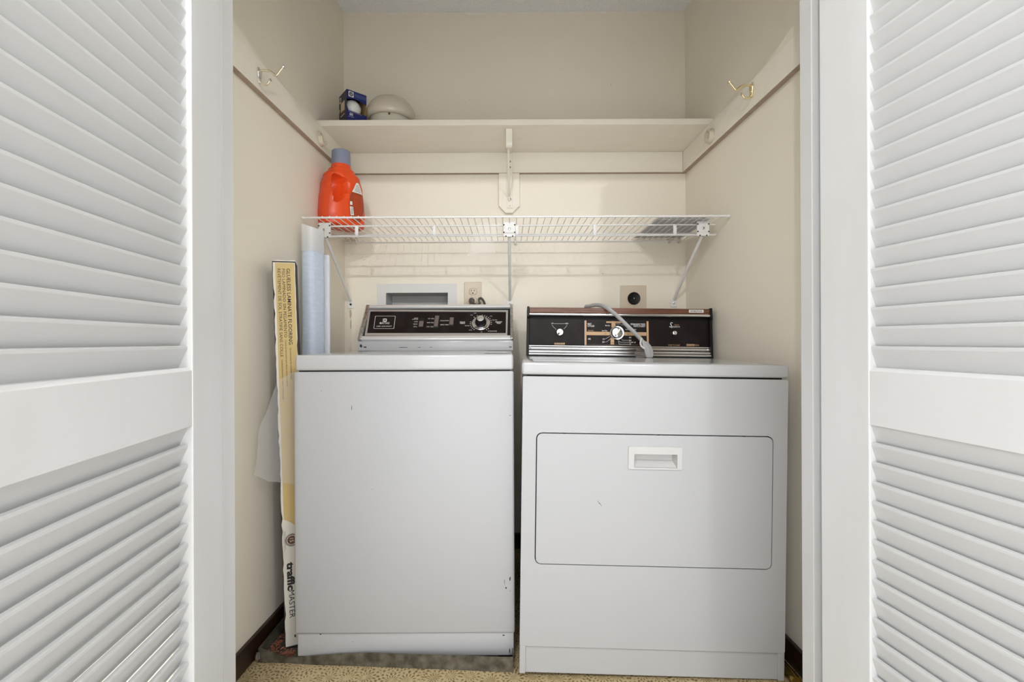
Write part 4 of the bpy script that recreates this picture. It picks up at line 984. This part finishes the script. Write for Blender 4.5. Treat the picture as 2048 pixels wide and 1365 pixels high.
MB().prism([(xa+0.002, 1.345), (xb-0.002, 1.303), (xb-0.002, 2.05), (xa+0.002, 2.05)], bz0, 0.0024).build('bottom', m_galv, r)
MB().tube(smooth_path([(xa-0.002, 1.344, 0.006), (xa-0.004, 1.338, 0.018), (xa+0.001, 1.340, 0.030), (xa+0.004, 1.338, 0.012)], 4), 0.004, 6).build('solder_blob', m_steel, r, smooth=True)
# rusty fibre litter
lt = MB(); rnd = random.Random(11)
for k in range(640):
    x, y = rnd.uniform(xa+0.012, -0.648), rnd.uniform(1.352, 1.50); z = 0.003 + rnd.random()**2*0.016
    if x > -0.712 and y > 1.378: continue
    a_ = rnd.uniform(0, 6.28); L = rnd.uniform(0.004, 0.012); w_ = rnd.uniform(0.0008, 0.002)
    d = Vector((math.cos(a_)*L, math.sin(a_)*L, rnd.uniform(-0.2, 0.5)*L)); nn = Vector((-math.sin(a_)*w_, math.cos(a_)*w_, 0.0004)); p0 = Vector((x, y, z))
    lt._add([p0-nn, p0+nn, p0+d+nn, p0+d-nn, p0+Vector((0,0,w_*1.2)), p0+d+Vector((0,0,w_*1.2))], [(0,1,2,3), (0,1,4), (2,3,5), (1,2,5,4), (3,0,4,5)])
lt = lt.build('fibre_litter', m_rust); tag(lt, 'rust coloured fibre litter in the drain pan corner', 'litter', kind='stuff')

# brass gas hose beside the dryer
ph = [(0.777, 1.235 + 0.40*i/80, 0.0165 + 0.001*math.sin(i*0.3)) for i in range(81)]
hz = MB().tube(ph, 0.0135, 14, radii=[1.0 if i < 12 else (1.0 + 0.07*math.sin(i*1.57)) for i in range(81)]).build('brass_hose', m_gold, smooth=True)
tag(hz, 'brass coloured hose on floor between dryer and right baseboard', 'hose')

# ---------------------------------------------------------------- laminate flooring carton
BFr = frame_xyz((-0.6886, 1.3925, 0.006), (0.934, 0.357, 0.0282), (-0.0282, 0, 0.9996))
root = empty('flooring_carton', BFr.translation); 
tag(root, 'tall narrow mustard and white flooring carton standing between washer and left wall', 'carton')
BT, BHt, BD = 0.0650, 1.188, 0.080
def bu(px, py): return uv(BFr, px, py)
MB().prism([(0,0),(BT,0),(BT,BHt),(0,BHt)], -BD, 0, 0.0012).build('carton', m_kraft, root, BFr)
car = root.children[0]
# torn white printed front
rnd = random.Random(3); Lp = []; Rp = []
nn_ = 60
for i in range(nn_+1):
    v = 0.004 + (BHt-0.008)*i/nn_
    Lp.append((0.0012 + rnd.random()**3*0.004, v)); Rp.append((BT-0.0012 - rnd.random()**3*0.0025, v))
MB().prism(Rp + Lp[::-1], 0.0001, 0.0005).build('printed_front', m_boxw, car, BFr)
cut = bu(575, 1040)[1]; vlow = bu(587, 1075)[1]; vtop = bu(565, 527)[1]
ux0, ux1 = 0.0080, BT-0.0035
arc = [(ux0, cut)] 
for i in range(1, 8):
    t_ = i/7; arc.append((ux0 + (ux1-ux0)*t_, cut - (cut-vlow)*t_**1.6))
MB().prism(arc + [(ux1, vtop), (ux0+0.0005, vtop)], 0.0006, 0.0009).build('mustard_print', m_boxy, car, BFr)
MB().prism([(0.0, BHt), (BT, BHt), (BT-0.002, BHt+0.004), (0.040, BHt+0.002), (0.02, BHt+0.0045), (0.003, BHt+0.002)], -0.05, -0.0005).build('torn_top', m_boxw, car, BFr)
def btext(mb, s, u, py0, py1, h, bold=0.0, fit=True):
    v0, v1 = bu(570, py0)[1], bu(570, py1)[1]
    MB().text(s, u, v0, h, fit=abs(v0-v1), rot=-math.pi/2, z=0.0012, align='L', bold=bold).build('lettering', m_ink, car, BFr)
t = MB()
btext(t, 'GLUELESS LAMINATE FLOORING', 0.0445, 538, 690.5, 0.0105, 0.008)
btext(t, 'PISO LAMINADO SIN PEGAMENTO', 0.0310, 538.5, 676, 0.0085)
btext(t, 'REVÊTEMENT DE SOL STRATIFIÉ SANS COLLE', 0.0185, 538.5, 714.5, 0.0085)
btext(t, 'See instructions for complete details', 0.0435, 697, 760, 0.0050)
btext(t, 'Consulte las instrucciones para obtener información detallada', 0.0310, 681, 775, 0.0045)
btext(t, 'Consultez les instructions pour obtenir les détails complets', 0.0190, 720, 800, 0.0045)
btext(t, 'Limited residential warranty', 0.0075, 1063, 1105, 0.0024); btext(t, 'for details see the instructions inside', 0.0110, 1065, 1100, 0.0024)
btext(t, 'traffic', 0.0225, 1127, 1184, 0.0190, 0.045); btext(t, 'MASTER', 0.0230, 1184.5, 1240, 0.0155)
cu_, cv_ = 0.0285, bu(580, 1081.5)[1]; n = 32
cc = lambda rad: [(cu_+rad*math.cos(2*math.pi*i/n), cv_+rad*math.sin(2*math.pi*i/n)) for i in range(n)]
MB().ring(cc(0.0195), cc(0.0185), 0.0012, 0.0014).build('seal_ring', m_ink, car, BFr); MB().ring(cc(0.0172), cc(0.0150), 0.0012, 0.0014).build('seal_ring', m_brown, car, BFr)
MB().prism(cc(0.0128), 0.0012, 0.0014).build('seal_disc', m_brown, car, BFr); MB().text('15', cu_, cv_, 0.011, z=0.0018, rot=-math.pi/2).build('seal_number', m_boxw, car, BFr)

# ---------------------------------------------------------------- foam underlayment
fc = Vector((-0.7040, 1.637, 0.003)); fr = Matrix.Translation(fc) @ Matrix.Rotation(R(-16), 4, 'Z')
root = empty('underlayment_roll', fc); tag(root, 'pale blue foam underlayment roll in a plastic sleeve beside flooring carton', 'foam roll')
def rollsec(hx, hy, z): return [(p[0], p[1], z) for p in rrect(-hx, hx, -hy, hy, min(hx, hy)*0.7, 6)]
def tower(levels, hx, hy, wob, seed, cap=True):
    rnd = random.Random(seed); o = MB(); vs = []; fs = []; n = 24
    for z in levels:
        k = 1 + rnd.uniform(-wob, wob); dx = rnd.uniform(-wob, wob)*0.02
        vs += [(p[0]*k+dx, p[1]*k, z) for p in rollsec(hx, hy, z)]
    for j in range(len(levels)-1):
        for i in range(n): fs.append((j*n+i, j*n+(i+1) % n, (j+1)*n+(i+1) % n, (j+1)*n+i))
    if cap: fs += [tuple(range(n))[::-1], tuple((len(levels)-1)*n+i for i in range(n))]
    o._add(vs, fs); o.flat = not cap; return o
tower([0 + 1.279*i/26 for i in range(27)], 0.0252, 0.038, 0.012, 2).build('foam', m_foamb, root, fr, smooth=True)
sv = MB(); n = 24; levels = [1.262, 1.285, 1.305, 1.325, 1.345, 1.362]; vs = []; fs = []
for j, z in enumerate(levels):
    for p in rollsec(0.0268, 0.0395, z):
        zz = z + (-(p[0]+0.0268)*0.30*(j/5))
        vs.append((p[0]*(1+0.02*math.sin(j*2.1)), p[1]*(1+0.02*math.cos(j*1.7)), zz))
for j in range(len(levels)-1):
    for i in range(n): fs.append((j*n+i, j*n+(i+1) % n, (j+1)*n+(i+1) % n, (j+1)*n+i))
sv._add(vs, fs); sv.flat = True
sv.build('sleeve', m_film2, root, fr, smooth=True)
s = MB().prism([(-0.722, 1.690), (-0.668, 1.684), (-0.664, 1.694), (-0.720, 1.703)], 0.003, 1.268, 0.003).build('foam_sheet', m_foamw, smooth=True)
tag(s, 'white foam sheet standing behind the pale blue underlayment roll', 'foam sheet')

# clear plastic film beside the carton
tl, tr_, bl_, br2 = W(556, 762, 1.372), W(592, 742, 1.384), W(508, 945, 1.352), W(592, 975, 1.384)
A = [(5, 9, 0.3, 1), (9, 5, 2.0, 0.7), (13, 15, 4.1, 0.5), (20, 8, 1.0, 0.35)]
def fn(u, v):
    p0 = tl.lerp(tr_, u); p1 = bl_.lerp(br2, u); q = p0.lerp(p1, v**0.9)
    left = (1-u)*math.sin(math.pi*min(v*1.1, 1))*(-0.012)
    d = sum(k[3]*math.sin(k[0]*u+k[1]*v+k[2]) for k in A)*0.0035
    return q + Vector((left + d*0.4, -abs(d)*0.9-0.001, -0.010*math.sin(3*u+1)*v))
fm = MB().grid(fn, 22, 34); fm.flat = True
fm = fm.build('plastic_film', m_filmb, smooth=True); tag(fm, 'crumpled clear plastic film hanging on front of the flooring carton', 'plastic')

m_globe = film('clear_globe_glass', 0.06, (0.9, 0.9, 0.9), 0.1)
# ---------------------------------------------------------------- hall ceiling lamps behind the camera
for k, (x, y, z, w) in enumerate(LAMPS):
    r = empty('hall_ceiling_lamp', (x, y, z-0.07)); tag(r, ['bare globe ceiling lamp of the hall behind the camera, left one', 'bare globe ceiling lamp of the hall behind the camera, right one'][k], 'lamp', 'hall ceiling lamps')
    MB().lathe([(0.05, TOP-0.001), (0.05, TOP-0.02), (0.02, TOP-0.035), (0.018, z+0.066)], (x, y, 0), 32).build('canopy', m_wplast, r, smooth=True)
    MB().lathe([(0.001, -0.065)] + [(0.065*math.cos(R(a)), 0.065*math.sin(R(a))) for a in range(-75, 76, 15)] + [(0.001, 0.065)], (x, y, z), 32).build('globe', m_globe, r, smooth=True)
